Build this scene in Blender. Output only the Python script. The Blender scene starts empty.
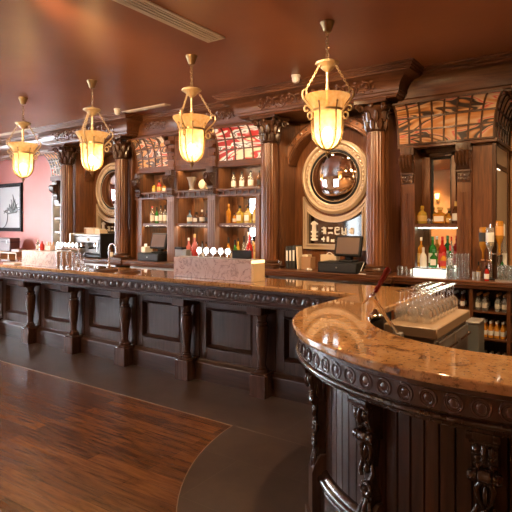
import bpy, bmesh, math, random
from mathutils import Matrix, Vector
random.seed(7)
C = bpy.context.scene.collection
PI = math.pi
R = math.radians
I4 = Matrix.Identity(4)


# ------------------------------------------------------------------ mesh builder
class MB:
    def __init__(s):
        s.v = []
        s.f = []

    def add(s, vs, fs, m=None):
        n = len(s.v)
        if m is not None:
            vs = [tuple(m @ Vector(p)) for p in vs]
        s.v += [tuple(p) for p in vs]
        s.f += [tuple(n + i for i in f) for f in fs]
        return s

    def box(s, x0, x1, y0, y1, z0, z1, c=0.0, m=None):
        if c <= 0:
            vs = [(x, y, z) for z in (z0, z1) for y in (y0, y1) for x in (x0, x1)]
            fs = [(0, 2, 3, 1), (4, 5, 7, 6), (0, 1, 5, 4), (2, 6, 7, 3), (0, 4, 6, 2), (1, 3, 7, 5)]
            return s.add(vs, fs, m)
        c = min(c, (x1 - x0) * .45, (y1 - y0) * .45, (z1 - z0) * .45)
        vs = []
        idx = {}
        for sx in (0, 1):
            for sy in (0, 1):
                for sz in (0, 1):
                    for ax in (0, 1, 2):
                        p = [(x1 if sx else x0), (y1 if sy else y0), (z1 if sz else z0)]
                        for k, sg in ((0, sx), (1, sy), (2, sz)):
                            if k != ax:
                                p[k] += -c if sg else c
                        idx[(sx, sy, sz, ax)] = len(vs)
                        vs.append(p)
        fs = []
        for ax in range(3):
            o = [k for k in range(3) if k != ax]
            for sg in (0, 1):
                q = []
                for a, b in ((0, 0), (1, 0), (1, 1), (0, 1)):
                    k = [0, 0, 0]
                    k[ax] = sg
                    k[o[0]] = a
                    k[o[1]] = b
                    q.append(idx[(k[0], k[1], k[2], ax)])
                fs.append(tuple(q))
            for a in (0, 1):
                for b in (0, 1):
                    k0 = [0, 0, 0]
                    k1 = [0, 0, 0]
                    k1[ax] = 1
                    for k in (k0, k1):
                        k[o[0]] = a
                        k[o[1]] = b
                    fs.append((idx[(*k0, o[0])], idx[(*k1, o[0])], idx[(*k1, o[1])], idx[(*k0, o[1])]))
        for sx in (0, 1):
            for sy in (0, 1):
                for sz in (0, 1):
                    fs.append(tuple(idx[(sx, sy, sz, a)] for a in range(3)))
        return s.add(vs, fs, m)

    def lathe(s, prof, n=20, at=(0, 0, 0), m=None, a0=0, a1=None, flute=None):
        """prof: (r, z) list; axis z; flute(z, a) scales the radius"""
        full = a1 is None
        a1 = a0 + 2 * PI if full else a1
        cols = n if full else n + 1
        vs = []
        for (r, z) in prof:
            for k in range(cols):
                a = a0 + (a1 - a0) * k / n
                q = r * (flute(z, a) if flute else 1)
                vs.append((at[0] + q * math.cos(a), at[1] + q * math.sin(a), at[2] + z))
        fs = []
        for i in range(len(prof) - 1):
            for k in range(n):
                k2 = (k + 1) % cols
                fs.append((i * cols + k, i * cols + k2, (i + 1) * cols + k2, (i + 1) * cols + k))
        if full:
            if prof[0][0] > 1e-5:
                fs.append(tuple(range(cols)))
            if prof[-1][0] > 1e-5:
                fs.append(tuple((len(prof) - 1) * cols + k for k in range(cols)))
        return s.add(vs, fs, m)

    def tube(s, pts, r, n=8, closed=False, m=None, cap=True):
        P = [Vector(p) for p in pts]
        L = len(P)
        rad = r if isinstance(r, (list, tuple)) else [r] * L
        T = []
        for i in range(L):
            a = P[(i - 1) % L] if (closed or i > 0) else P[i]
            b = P[(i + 1) % L] if (closed or i < L - 1) else P[i]
            T.append((b - a).normalized())
        up = Vector((0, 0, 1)) if abs(T[0].z) < .9 else Vector((1, 0, 0))
        N = (up - T[0] * up.dot(T[0])).normalized()
        vs = []
        for i in range(L):
            N = N - T[i] * N.dot(T[i])
            N.normalize()
            B = T[i].cross(N)
            for k in range(n):
                a = 2 * PI * (k + .5) / n
                vs.append(P[i] + (N * math.cos(a) + B * math.sin(a)) * rad[i])
        fs = []
        for i in range(L if closed else L - 1):
            j = (i + 1) % L
            for k in range(n):
                k2 = (k + 1) % n
                fs.append((i * n + k, i * n + k2, j * n + k2, j * n + k))
        if not closed and cap:
            fs.append(tuple(range(n)))
            fs.append(tuple((L - 1) * n + k for k in range(n)))
        return s.add(vs, fs, m)

    def prism(s, poly, z0, z1, m=None):
        n = len(poly)
        vs = [(x, y, z0) for x, y in poly] + [(x, y, z1) for x, y in poly]
        fs = [tuple(range(n)), tuple(n + k for k in range(n))]
        fs += [(k, (k + 1) % n, n + (k + 1) % n, n + k) for k in range(n)]
        return s.add(vs, fs, m)

    def strip(s, a, b, y0, y1, closed=False, m=None):
        """slab between two loops of (x, z) points, thickness y0..y1"""
        n = len(a)
        vs = [(x, y0, z) for x, z in a] + [(x, y0, z) for x, z in b] + [(x, y1, z) for x, z in a] + [(x, y1, z) for x, z in b]
        fs = []
        for k in range(n if closed else n - 1):
            j = (k + 1) % n
            fs += [(k, j, n + j, n + k), (2 * n + k, 2 * n + j, 3 * n + j, 3 * n + k),
                   (k, j, 2 * n + j, 2 * n + k), (n + k, n + j, 3 * n + j, 3 * n + k)]
        if not closed:
            fs += [(0, n, 3 * n, 2 * n), (n - 1, 2 * n - 1, 4 * n - 1, 3 * n - 1)]
        return s.add(vs, fs, m)

    def sweep(s, prof, path, m=None):
        """moulding: prof = closed list of (out, z), path = open list of (x, y); 'out' is to the right of travel"""
        n = len(prof)
        L = len(path)
        P = [Vector(p) for p in path]
        vs = []
        for i in range(L):
            d0 = (P[i] - P[i - 1]).normalized() if i > 0 else None
            d1 = (P[i + 1] - P[i]).normalized() if i < L - 1 else None
            d0 = d0 or d1
            d1 = d1 or d0
            n0 = Vector((d0.y, -d0.x))
            n1 = Vector((d1.y, -d1.x))
            b = (n0 + n1).normalized()
            b = b / max(.2, b.dot(n0))
            for (o, z) in prof:
                vs.append((P[i].x + b.x * o, P[i].y + b.y * o, z))
        fs = [tuple(range(n)), tuple((L - 1) * n + k for k in range(n))]
        for i in range(L - 1):
            for k in range(n):
                k2 = (k + 1) % n
                fs.append((i * n + k, i * n + k2, (i + 1) * n + k2, (i + 1) * n + k))
        return s.add(vs, fs, m)

    def ball(s, c, r, n=10, k=7, m=None):
        r = r if isinstance(r, (list, tuple)) else (r, r, r)
        vs = [(c[0], c[1], c[2] - r[2])]
        for i in range(1, k):
            f = -PI / 2 + PI * i / k
            for j in range(n):
                a = 2 * PI * j / n
                vs.append((c[0] + r[0] * math.cos(f) * math.cos(a), c[1] + r[1] * math.cos(f) * math.sin(a), c[2] + r[2] * math.sin(f)))
        vs.append((c[0], c[1], c[2] + r[2]))
        fs = [(0, 1 + (j + 1) % n, 1 + j) for j in range(n)]
        for i in range(k - 2):
            for j in range(n):
                j2 = (j + 1) % n
                fs.append((1 + i * n + j, 1 + i * n + j2, 1 + (i + 1) * n + j2, 1 + (i + 1) * n + j))
        b = 1 + (k - 2) * n
        t = len(vs) - 1
        fs += [(b + j, b + (j + 1) % n, t) for j in range(n)]
        return s.add(vs, fs, m)

    def torus(s, c, RR, r, n=18, k=6, m=None, axis='z', sx=1, sy=1):
        vs = []
        for i in range(n):
            a = 2 * PI * i / n
            for j in range(k):
                b = 2 * PI * j / k
                q = RR + r * math.cos(b)
                u, v, w = q * math.cos(a) * sx, q * math.sin(a) * sy, r * math.sin(b)
                p = (u, v, w) if axis == 'z' else ((u, w, v) if axis == 'y' else (w, u, v))
                vs.append((c[0] + p[0], c[1] + p[1], c[2] + p[2]))
        fs = []
        for i in range(n):
            for j in range(k):
                i2, j2 = (i + 1) % n, (j + 1) % k
                fs.append((i * k + j, i2 * k + j, i2 * k + j2, i * k + j2))
        return s.add(vs, fs, m)


def obj(name, mb, mat, parent=None, world=False, label=None, smooth=38, bevel=0, m=None, wn=True):
    me = bpy.data.meshes.new(name)
    vs = mb.v
    if m is not None:
        vs = [tuple(m @ Vector(p)) for p in vs]
    if world and parent is not None:
        o = Vector((0, 0, 0))
        p = parent
        while p is not None:
            o += Vector(p.location)
            p = p.parent
        vs = [(x - o.x, y - o.y, z - o.z) for x, y, z in vs]
    bm = bmesh.new()
    bv = [bm.verts.new(p) for p in vs]
    for f in mb.f:
        try:
            bm.faces.new([bv[i] for i in f])
        except ValueError:
            pass
    bmesh.ops.recalc_face_normals(bm, faces=bm.faces[:])
    bm.to_mesh(me)
    bm.free()
    me.materials.append(mat)
    if smooth:
        me.polygons.foreach_set('use_smooth', [True] * len(me.polygons))
        me.set_sharp_from_angle(angle=R(smooth))
    ob = bpy.data.objects.new(name, me)
    C.objects.link(ob)
    ob.parent = parent
    if bevel:
        b = ob.modifiers.new('edge', 'BEVEL')
        b.width = bevel
        b.segments = 3
        b.limit_method = 'ANGLE'
        b.angle_limit = R(50)
    if smooth and wn:
        w_ = ob.modifiers.new('normals', 'WEIGHTED_NORMAL')
        w_.keep_sharp = True
        w_.weight = 50
    if label:
        ob['label'] = label
    return ob


def thing(name, label, cat, loc=(0, 0, 0), rz=0, group=None):
    o = bpy.data.objects.new(name, None)
    o.empty_display_size = .05
    C.objects.link(o)
    o.location = loc
    o.rotation_euler = (0, 0, rz)
    o['label'] = label
    o['category'] = cat
    if group:
        o['group'] = group
    return o


def tag(o, label, cat, group=None):
    o['label'] = label
    o['category'] = cat
    if group:
        o['group'] = group
    return o


def struct(name, mb, mat, parent=None, **k):
    o = obj(name, mb, mat, parent, **k)
    if parent is None:
        o['kind'] = 'structure'
    return o


def dup(root, loc, label=None, rz=None, group=None):
    def cp(o, par):
        c = o.copy()
        C.objects.link(c)
        if par is not None:
            c.parent = par
        for ch in o.children:
            cp(ch, c)
        return c
    kids = list(root.children)
    c = root.copy()
    C.objects.link(c)
    for ch in kids:
        cp(ch, c)
    c.location = loc
    if rz is not None:
        c.rotation_euler = (0, 0, rz)
    if label:
        c['label'] = label
    if group:
        c['group'] = group
    return c


def rotx(a): return Matrix.Rotation(a, 4, 'X')
def roty(a): return Matrix.Rotation(a, 4, 'Y')
def rotz(a): return Matrix.Rotation(a, 4, 'Z')
def tr(x, y, z): return Matrix.Translation((x, y, z))


# ------------------------------------------------------------------ materials
def mat(name, col, rough=.5, metal=0, **k):
    m = bpy.data.materials.new(name)
    m.use_nodes = True
    b = m.node_tree.nodes['Principled BSDF']
    b.inputs['Base Color'].default_value = (*col, 1)
    b.inputs['Roughness'].default_value = rough
    b.inputs['Metallic'].default_value = metal
    for kk, v in k.items():
        b.inputs[kk].default_value = v
    return m


class NT:
    def __init__(s, m):
        s.t = m.node_tree
        s.b = s.t.nodes['Principled BSDF']

    def n(s, typ, **k):
        x = s.t.nodes.new(typ)
        for a, v in k.items():
            if a in x.inputs:
                x.inputs[a].default_value = v
            else:
                setattr(x, a, v)
        return x

    def l(s, a, b):
        s.t.links.new(a, b)

    def coords(s, scale=(1, 1, 1), rot=(0, 0, 0), kind='Object'):
        tc = s.n('ShaderNodeTexCoord')
        mp = s.n('ShaderNodeMapping')
        mp.inputs['Scale'].default_value = scale
        mp.inputs['Rotation'].default_value = rot
        s.l(tc.outputs[kind], mp.inputs['Vector'])
        return mp.outputs['Vector']

    def ramp(s, fac, stops):
        r = s.n('ShaderNodeValToRGB')
        e = r.color_ramp.elements
        while len(e) < len(stops):
            e.new(.5)
        for x, (p, c) in zip(e, stops):
            x.position = p
            x.color = (*c, 1)
        s.l(fac, r.inputs['Fac'])
        return r.outputs['Color']

    def bump(s, fac, strength=.1, dist=.01):
        b = s.n('ShaderNodeBump')
        b.inputs['Strength'].default_value = strength
        b.inputs['Distance'].default_value = dist
        s.l(fac, b.inputs['Height'])
        s.l(b.outputs['Normal'], s.b.inputs['Normal'])


def wood(name, dark, light, rough=.32, stretch=(14, 14, 1.1), coat=.2):
    m = mat(name, light, rough)
    t = NT(m)
    v = t.coords(stretch)
    nz = t.n('ShaderNodeTexNoise', Scale=2.2, Detail=6.0, Roughness=.6, Distortion=.6)
    t.l(v, nz.inputs['Vector'])
    c = t.ramp(nz.outputs['Fac'], [(.3, dark), (.7, light)])
    t.l(c, t.b.inputs['Base Color'])
    t.b.inputs['Coat Weight'].default_value = coat
    t.b.inputs['Coat Roughness'].default_value = .18
    t.bump(nz.outputs['Fac'], .05, .004)
    return m


M = {}
# back bar mahogany, vertical grain / horizontal grain
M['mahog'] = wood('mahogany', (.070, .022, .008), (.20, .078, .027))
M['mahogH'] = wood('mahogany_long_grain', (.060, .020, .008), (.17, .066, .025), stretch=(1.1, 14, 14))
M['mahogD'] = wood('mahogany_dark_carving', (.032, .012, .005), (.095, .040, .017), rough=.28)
M['pil'] = wood('pilaster_wood', (.14, .078, .064), (.25, .15, .13), rough=.34)
# front bar: darker, nearly black-brown
M['bar'] = wood('dark_bar_wood', (.044, .022, .016), (.098, .054, .040), rough=.3, coat=.5)
M['barH'] = wood('dark_bar_wood_long_grain', (.040, .019, .014), (.090, .046, .034), rough=.28, stretch=(1.1, 14, 14), coat=.5)
M['plank'] = wood('dark_plank_wood', (.020, .008, .005), (.070, .026, .014), rough=.32, stretch=(9, 9, .8), coat=.25)
M['post'] = wood('turned_post_wood', (.055, .024, .016), (.125, .060, .042), rough=.26, coat=.5)
M['orn'] = wood('frieze_ornament_wood', (.070, .042, .036), (.15, .095, .082), rough=.22, coat=.6)
M['carve'] = wood('dark_carved_wood', (.024, .013, .010), (.052, .028, .022), rough=.22, coat=.6)

M['gilt'] = mat('gilded_frame', (.55, .42, .29), .36, .3)
M['brass'] = mat('antique_brass', (.62, .46, .24), .3, .9)
M['bronze'] = mat('aged_bronze', (.30, .20, .10), .35, .9)
M['scroll'] = mat('painted_cream_gold_iron', (.66, .52, .31), .34, .6)
M['steel'] = mat('stainless_steel', (.60, .56, .51), .32, .75)
M['steelD'] = mat('brushed_steel_dull', (.42, .39, .35), .45, .6)
M['chrome'] = mat('chrome', (.82, .80, .78), .08, 1)
M['mirror'] = mat('mirror_glass', (.86, .84, .82), .02, 1)
M['black'] = mat('black_plastic', (.010, .010, .011), .5, **{'Specular IOR Level': .25})
M['blackm'] = mat('black_matte', (.02, .019, .018), .6)
M['screen'] = mat('dark_screen', (.13, .085, .066), .3)
M['dimstrip'] = mat('dim_strip_light', (1, 1, 1), .3, **{'Emission Color': (1, .82, .58, 1), 'Emission Strength': 3.5})
M['greybox'] = mat('grey_card', (.22, .22, .23), .55)
M['white'] = mat('white_ceramic', (.80, .77, .73), .3)
M['paper'] = mat('paper', (.78, .73, .66), .8)
M['cream'] = mat('cream_card', (.70, .57, .40), .7)
M['card'] = mat('brown_card', (.36, .20, .10), .7)
M['leather'] = mat('brown_leather', (.10, .04, .03), .45)
M['red'] = mat('deep_red_lacquer', (.20, .018, .014), .2)
M['redp'] = mat('bright_red_plastic', (.55, .035, .03), .3)
M['rubber'] = mat('brown_rubber_mat', (.10, .05, .03), .6)
M['led'] = mat('white_badge_light', (1, 1, 1), .3, **{'Emission Color': (1, .98, .95, 1), 'Emission Strength': 3.2})
M['strip'] = mat('shelf_strip_light', (1, 1, 1), .3, **{'Emission Color': (1, .78, .50, 1), 'Emission Strength': 24.0})
M['stripg'] = mat('shelf_strip_light_green', (1, 1, 1), .3, **{'Emission Color': (.86, 1, .80, 1), 'Emission Strength': 9.0})
M['lightbox'] = mat('light_box_acrylic', (1, 1, 1), .3, **{'Emission Color': (.98, 1, .86, 1), 'Emission Strength': 1.7})
M['clear'] = mat('clear_glass', (1, 1, 1), .03, **{'Transmission Weight': 1.0, 'IOR': 1.45})
M['tumbler'] = mat('tumbler_glass', (.93, 1, .95), .06, **{'Transmission Weight': .9, 'IOR': 1.4})


def glassy(name, col, tw=.55, rough=.08):
    return mat(name, col, rough, **{'Transmission Weight': tw, 'IOR': 1.4})


M['g_clear'] = glassy('bottle_clear', (.86, .88, .86), .8)
M['g_amber'] = glassy('bottle_amber', (.86, .42, .06), .6)
M['g_gold'] = glassy('bottle_gold', (.92, .66, .12), .6)
M['g_green'] = glassy('bottle_green', (.05, .30, .06), .5)
M['g_brown'] = glassy('bottle_brown', (.16, .06, .02), .4)
M['g_red'] = glassy('bottle_red', (.60, .03, .02), .45)
M['g_pink'] = glassy('bottle_pink', (.90, .32, .30), .45)
M['g_blue'] = glassy('bottle_blue', (.25, .38, .55), .5)
M['juice'] = glassy('bottle_orange_juice', (.85, .38, .05), .3)
M['l_white'] = mat('label_white', (.80, .78, .72), .6)
M['l_gold'] = mat('label_gold', (.62, .42, .14), .45)
M['l_black'] = mat('label_black', (.03, .028, .028), .5)
M['l_red'] = mat('label_red', (.55, .05, .04), .5)
M['l_green'] = mat('label_green', (.05, .22, .09), .5)
M['orange'] = mat('orange_cap', (.75, .36, .10), .45)


def granite():
    m = mat('granite', (.5, .3, .2), .07, **{'Coat Weight': .6, 'Coat Roughness': .02})
    t = NT(m)
    v = t.coords((1, 1, 1))
    a = t.n('ShaderNodeTexNoise', Scale=5.0, Detail=5.0, Roughness=.62, Distortion=1.6)
    b = t.n('ShaderNodeTexNoise', Scale=42.0, Detail=4.0, Roughness=.7)
    for x in (a, b):
        t.l(v, x.inputs['Vector'])
    c1 = t.ramp(a.outputs['Fac'], [(.34, (.22, .10, .04)), (.42, (.56, .29, .11)), (.62, (.68, .38, .16)), (.8, (.72, .46, .26))])  # orange of warm reflections put into the pinkish-grey stone's colour
    c2 = t.ramp(b.outputs['Fac'], [(.34, (.16, .12, .10)), (.46, (1, 1, 1))])
    mx = t.n('ShaderNodeMix', data_type='RGBA', blend_type='MULTIPLY')
    mx.inputs[0].default_value = .8
    t.l(c1, mx.inputs[6])
    t.l(c2, mx.inputs[7])
    t.l(mx.outputs[2], t.b.inputs['Base Color'])
    return m


def marble():
    m = mat('pink_marble', (.6, .5, .5), .2)
    t = NT(m)
    v = t.coords((1, 1, 1))
    a = t.n('ShaderNodeTexNoise', Scale=6.0, Detail=5.0, Roughness=.62, Distortion=1.8)
    t.l(v, a.inputs['Vector'])
    c = t.ramp(a.outputs['Fac'], [(.40, (.86, .70, .66)), (.47, (.84, .66, .62)), (.497, (.46, .30, .28)), (.52, (.84, .67, .63)), (.7, (.90, .77, .73))])
    t.l(c, t.b.inputs['Base Color'])
    return m


def floor_wood():
    m = mat('oak_floor', (.2, .08, .03), .3)
    t = NT(m)
    v = t.coords((1, 1, 1), rot=(0, 0, R(-2)))
    br = t.n('ShaderNodeTexBrick', Scale=1.0)
    br.offset = .37
    br.inputs['Brick Width'].default_value = 1.3
    br.inputs['Row Height'].default_value = .125
    br.inputs['Mortar Size'].default_value = .0016
    br.inputs['Bias'].default_value = 0
    br.inputs['Color1'].default_value = (.095, .040, .016, 1)
    br.inputs['Color2'].default_value = (.180, .078, .030, 1)
    br.inputs['Mortar'].default_value = (.03, .012, .006, 1)
    t.l(v, br.inputs['Vector'])
    v2 = t.coords((1.4, 16, 1))
    nz = t.n('ShaderNodeTexNoise', Scale=2.0, Detail=7.0, Roughness=.65, Distortion=.8)
    t.l(v2, nz.inputs['Vector'])
    c = t.ramp(nz.outputs['Fac'], [(.32, (.42, .36, .33)), (.62, (1.15, 1.1, 1.05))])
    mx = t.n('ShaderNodeMix', data_type='RGBA', blend_type='MULTIPLY')
    mx.inputs[0].default_value = .9
    t.l(br.outputs['Color'], mx.inputs[6])
    t.l(c, mx.inputs[7])
    t.l(mx.outputs[2], t.b.inputs['Base Color'])
    rr = t.n('ShaderNodeMapRange')
    rr.inputs[3].default_value = .10
    rr.inputs[4].default_value = .30
    t.l(nz.outputs['Fac'], rr.inputs[0])
    t.l(rr.outputs[0], t.b.inputs['Roughness'])
    t.bump(nz.outputs['Fac'], .4, .006)
    return m


def tile():
    m = mat('slate_tile', (.05, .04, .035), .4)
    t = NT(m)
    v = t.coords((1, 1, 1))
    br = t.n('ShaderNodeTexBrick', Scale=1.0)
    br.offset = 0.5
    br.inputs['Brick Width'].default_value = .9
    br.inputs['Row Height'].default_value = .6
    br.inputs['Mortar Size'].default_value = .0025
    br.inputs['Color1'].default_value = (.064, .043, .034, 1)
    br.inputs['Color2'].default_value = (.076, .052, .042, 1)
    br.inputs['Mortar'].default_value = (.10, .078, .06, 1)
    t.l(v, br.inputs['Vector'])
    nz = t.n('ShaderNodeTexNoise', Scale=4.0, Detail=8.0, Roughness=.65)
    t.l(v, nz.inputs['Vector'])
    c = t.ramp(nz.outputs['Fac'], [(.3, (.7, .68, .66)), (.7, (1.25, 1.2, 1.15))])
    mx = t.n('ShaderNodeMix', data_type='RGBA', blend_type='MULTIPLY')
    mx.inputs[0].default_value = .8
    t.l(br.outputs['Color'], mx.inputs[6])
    t.l(c, mx.inputs[7])
    t.l(mx.outputs[2], t.b.inputs['Base Color'])
    t.bump(nz.outputs['Fac'], .12, .004)
    return m


def plaster(name, c1, c2, rough=.6, scale=1.2):
    m = mat(name, c1, rough)
    t = NT(m)
    v = t.coords((1, 1, 1))
    nz = t.n('ShaderNodeTexNoise', Scale=scale, Detail=4.0, Roughness=.5)
    t.l(v, nz.inputs['Vector'])
    t.l(t.ramp(nz.outputs['Fac'], [(.35, c1), (.65, c2)]), t.b.inputs['Base Color'])
    n2 = t.n('ShaderNodeTexNoise', Scale=90.0, Detail=2.0)
    t.l(v, n2.inputs['Vector'])
    t.bump(n2.outputs['Fac'], .04, .003)
    return m


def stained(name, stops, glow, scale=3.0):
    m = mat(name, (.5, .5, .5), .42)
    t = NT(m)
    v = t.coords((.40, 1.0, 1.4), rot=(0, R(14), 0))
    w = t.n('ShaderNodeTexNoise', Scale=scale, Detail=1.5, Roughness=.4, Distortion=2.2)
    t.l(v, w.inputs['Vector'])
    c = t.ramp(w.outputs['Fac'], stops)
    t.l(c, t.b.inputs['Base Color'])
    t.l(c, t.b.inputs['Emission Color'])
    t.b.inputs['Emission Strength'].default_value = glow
    return m




def thin_glass(name, tint, haze, gloss=.9):
    m = bpy.data.materials.new(name)
    m.use_nodes = True
    t = m.node_tree
    t.nodes.clear()
    out = t.nodes.new('ShaderNodeOutputMaterial')
    tp = t.nodes.new('ShaderNodeBsdfTransparent')
    tp.inputs[0].default_value = (*tint, 1)
    gl = t.nodes.new('ShaderNodeBsdfGlossy')
    gl.inputs['Roughness'].default_value = .04
    gl.inputs['Color'].default_value = (gloss, gloss, gloss, 1)
    df = t.nodes.new('ShaderNodeBsdfTranslucent')
    df.inputs[0].default_value = (.9, .9, .88, 1)
    lw = t.nodes.new('ShaderNodeLayerWeight')
    lw.inputs[0].default_value = .58
    a = t.nodes.new('ShaderNodeMixShader')
    a.inputs[0].default_value = haze
    t.links.new(tp.outputs[0], a.inputs[1])
    t.links.new(df.outputs[0], a.inputs[2])
    b = t.nodes.new('ShaderNodeMixShader')
    t.links.new(lw.outputs['Facing'], b.inputs[0])
    t.links.new(a.outputs[0], b.inputs[1])
    t.links.new(gl.outputs[0], b.inputs[2])
    t.links.new(b.outputs[0], out.inputs[0])
    return m


M['thin'] = thin_glass('thin_clear_glass', (.985, .98, .97), .22, 1)
M['tumbler'] = thin_glass('tumbler_thin_glass', (.97, .99, .98), .09, 1)
M['granite'] = granite()
M['marble'] = marble()
M['floor'] = floor_wood()
M['tile'] = tile()
M['ceil'] = plaster('ceiling_paint', (.27, .088, .033), (.34, .120, .048), .36, .8)
M['wall'] = plaster('terracotta_wall_paint', (.56, .20, .17), (.60, .23, .20), .5)
M['wallo'] = plaster('ochre_wall_paint', (.55, .26, .09), (.60, .30, .11), .6)
cr, og, rd, bk, bl = (.78, .60, .40), (.62, .30, .09), (.42, .03, .025), (.03, .018, .012), (.50, .55, .62)
cr, og, bl = (.46, .29, .15), (.36, .14, .035), (.30, .29, .28)
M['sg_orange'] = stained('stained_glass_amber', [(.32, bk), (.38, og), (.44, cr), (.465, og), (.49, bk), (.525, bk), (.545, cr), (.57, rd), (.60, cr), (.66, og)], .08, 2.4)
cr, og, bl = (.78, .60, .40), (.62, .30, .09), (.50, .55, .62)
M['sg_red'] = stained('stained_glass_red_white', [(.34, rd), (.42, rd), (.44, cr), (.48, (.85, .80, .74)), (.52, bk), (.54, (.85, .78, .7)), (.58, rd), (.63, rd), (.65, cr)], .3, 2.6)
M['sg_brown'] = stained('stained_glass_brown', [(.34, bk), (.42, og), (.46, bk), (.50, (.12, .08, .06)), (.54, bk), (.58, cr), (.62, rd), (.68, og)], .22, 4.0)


def lamp_glass():
    m = bpy.data.materials.new('amber_lamp_glass')
    m.use_nodes = True
    t = m.node_tree
    t.nodes.clear()
    out = t.nodes.new('ShaderNodeOutputMaterial')
    tl = t.nodes.new('ShaderNodeBsdfTranslucent')
    tp = t.nodes.new('ShaderNodeBsdfTransparent')
    tp.inputs[0].default_value = (1, .82, .55, 1)
    df = t.nodes.new('ShaderNodeBsdfDiffuse')
    gl = t.nodes.new('ShaderNodeBsdfGlossy')
    em = t.nodes.new('ShaderNodeEmission')
    tc = t.nodes.new('ShaderNodeTexCoord')
    nz = t.nodes.new('ShaderNodeTexNoise')
    nz.inputs['Scale'].default_value = 22
    nz.inputs['Detail'].default_value = 4
    rp = t.nodes.new('ShaderNodeValToRGB')
    rp.color_ramp.elements[0].position = .35
    rp.color_ramp.elements[0].color = (.86, .48, .15, 1)
    rp.color_ramp.elements[1].position = .65
    rp.color_ramp.elements[1].color = (.97, .66, .28, 1)
    t.links.new(tc.outputs['Object'], nz.inputs['Vector'])
    t.links.new(nz.outputs['Fac'], rp.inputs['Fac'])
    for x in (tl, df, em):
        t.links.new(rp.outputs['Color'], x.inputs['Color'])
    em.inputs['Strength'].default_value = LAMP_EM
    gl.inputs['Roughness'].default_value = .2
    a = t.nodes.new('ShaderNodeMixShader')
    a.inputs[0].default_value = .3
    t.links.new(tl.outputs[0], a.inputs[1])
    t.links.new(df.outputs[0], a.inputs[2])
    b = t.nodes.new('ShaderNodeMixShader')
    b.inputs[0].default_value = .06
    t.links.new(a.outputs[0], b.inputs[1])
    t.links.new(gl.outputs[0], b.inputs[2])
    c = t.nodes.new('ShaderNodeMixShader')
    c.inputs[0].default_value = LAMP_TR
    t.links.new(b.outputs[0], c.inputs[1])
    t.links.new(tp.outputs[0], c.inputs[2])
    s = t.nodes.new('ShaderNodeAddShader')
    t.links.new(c.outputs[0], s.inputs[0])
    t.links.new(em.outputs[0], s.inputs[1])
    t.links.new(s.outputs[0], out.inputs[0])
    return m


LAMP_EM = .20
LAMP_TR = .45
M['shade'] = lamp_glass()
M['bulb'] = mat('lit_bulb', (1, 1, 1), .5, **{'Emission Color': (1, .84, .58, 1), 'Emission Strength': 80.0})
M['sconce'] = mat('lit_sconce_shade', (1, .8, .5), .5, **{'Emission Color': (1, .60, .22, 1), 'Emission Strength': 6.0})


# ------------------------------------------------------------------ camera
EYE = 1.72
cam_d = bpy.data.cameras.new('camera')
cam = bpy.data.objects.new('camera', cam_d)
C.objects.link(cam)
cam.location = (0, 0, EYE)
cam.rotation_euler = (R(90), 0, R(34.82))
cam_d.sensor_width = 36
cam_d.lens = 516.2 / 512 * 36
cam_d.shift_y = -31.8 / 512
cam_d.clip_start = .05
bpy.context.scene.camera = cam

# ------------------------------------------------------------------ room shell
H = 3.56
XL, XR, YF, YB = -13.0, 3.6, -4.6, 6.78
b = MB().box(XL - .15, XR + .15, YF - .15, 7.55, -.12, 0)
struct('floor', b, M['floor'])
# dark tile strip along the bar with the round apron around the curved end
arc = []
ccx, ccy, cr_ = -.52, 3.68, 2.16
a_s = math.asin((3.50 - ccy) / cr_)
for i in range(49):
    a = (PI - a_s) + (R(338) - (PI - a_s)) * i / 48
    arc.append((ccx + cr_ * math.cos(a), ccy + cr_ * math.sin(a)))
poly = [(XL, 3.50)] + arc + [(XR, arc[-1][1]), (XR, 7.4), (-1.16, 7.4), (-1.16, YB), (XL, YB)]
struct('floor_tile', MB().prism(poly, 0, .004), M['tile'])
edge = [(XL, 3.50)] + arc + [(XR, arc[-1][1])]
struct('trim_1', MB().sweep([(0, 0), (.006, 0), (.006, .0055), (0, .0055)], edge), mat('floor_edge_strip', (.26, .17, .10), .4))
struct('trim_2', MB().box(-2.64, -1.75, 3.497, 3.503, .0035, .0048), mat('floor_seam', (.15, .11, .085), .5))
struct('ceiling', MB().box(XL - .15, XR + .15, YF - .15, 7.55, H, H + .15), M['ceil'])
struct('wall_back', MB().box(XL - .15, -1.16, YB, YB + .15, 0, H), M['wall'])
YA = 7.4
struct('wall_alcove', MB().box(-1.16, XR + .15, YA, YA + .15, 0, H).box(-1.31, -1.16, YB + .15, YA + .15, 0, H), M['wallo'])
struct('wall_right', MB().box(XR, XR + .15, YF, 7.4, 0, H), M['wallo'])


def wall_open(name, axis, p0, p1, a0, a1, opens, z0, z1, m):
    """wall slab along one axis with rectangular openings (lo, hi)"""
    w = MB()

    def bx(u0, u1, q0, q1):
        if axis == 'y':
            w.box(p0, p1, u0, u1, q0, q1)
        else:
            w.box(u0, u1, p0, p1, q0, q1)
    cur = a0
    for lo, hi in opens:
        bx(cur, lo, 0, H)
        bx(lo, hi, 0, z0)
        bx(lo, hi, z1, H)
        cur = hi
    bx(cur, a1, 0, H)
    return struct(name, w, m)


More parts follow.
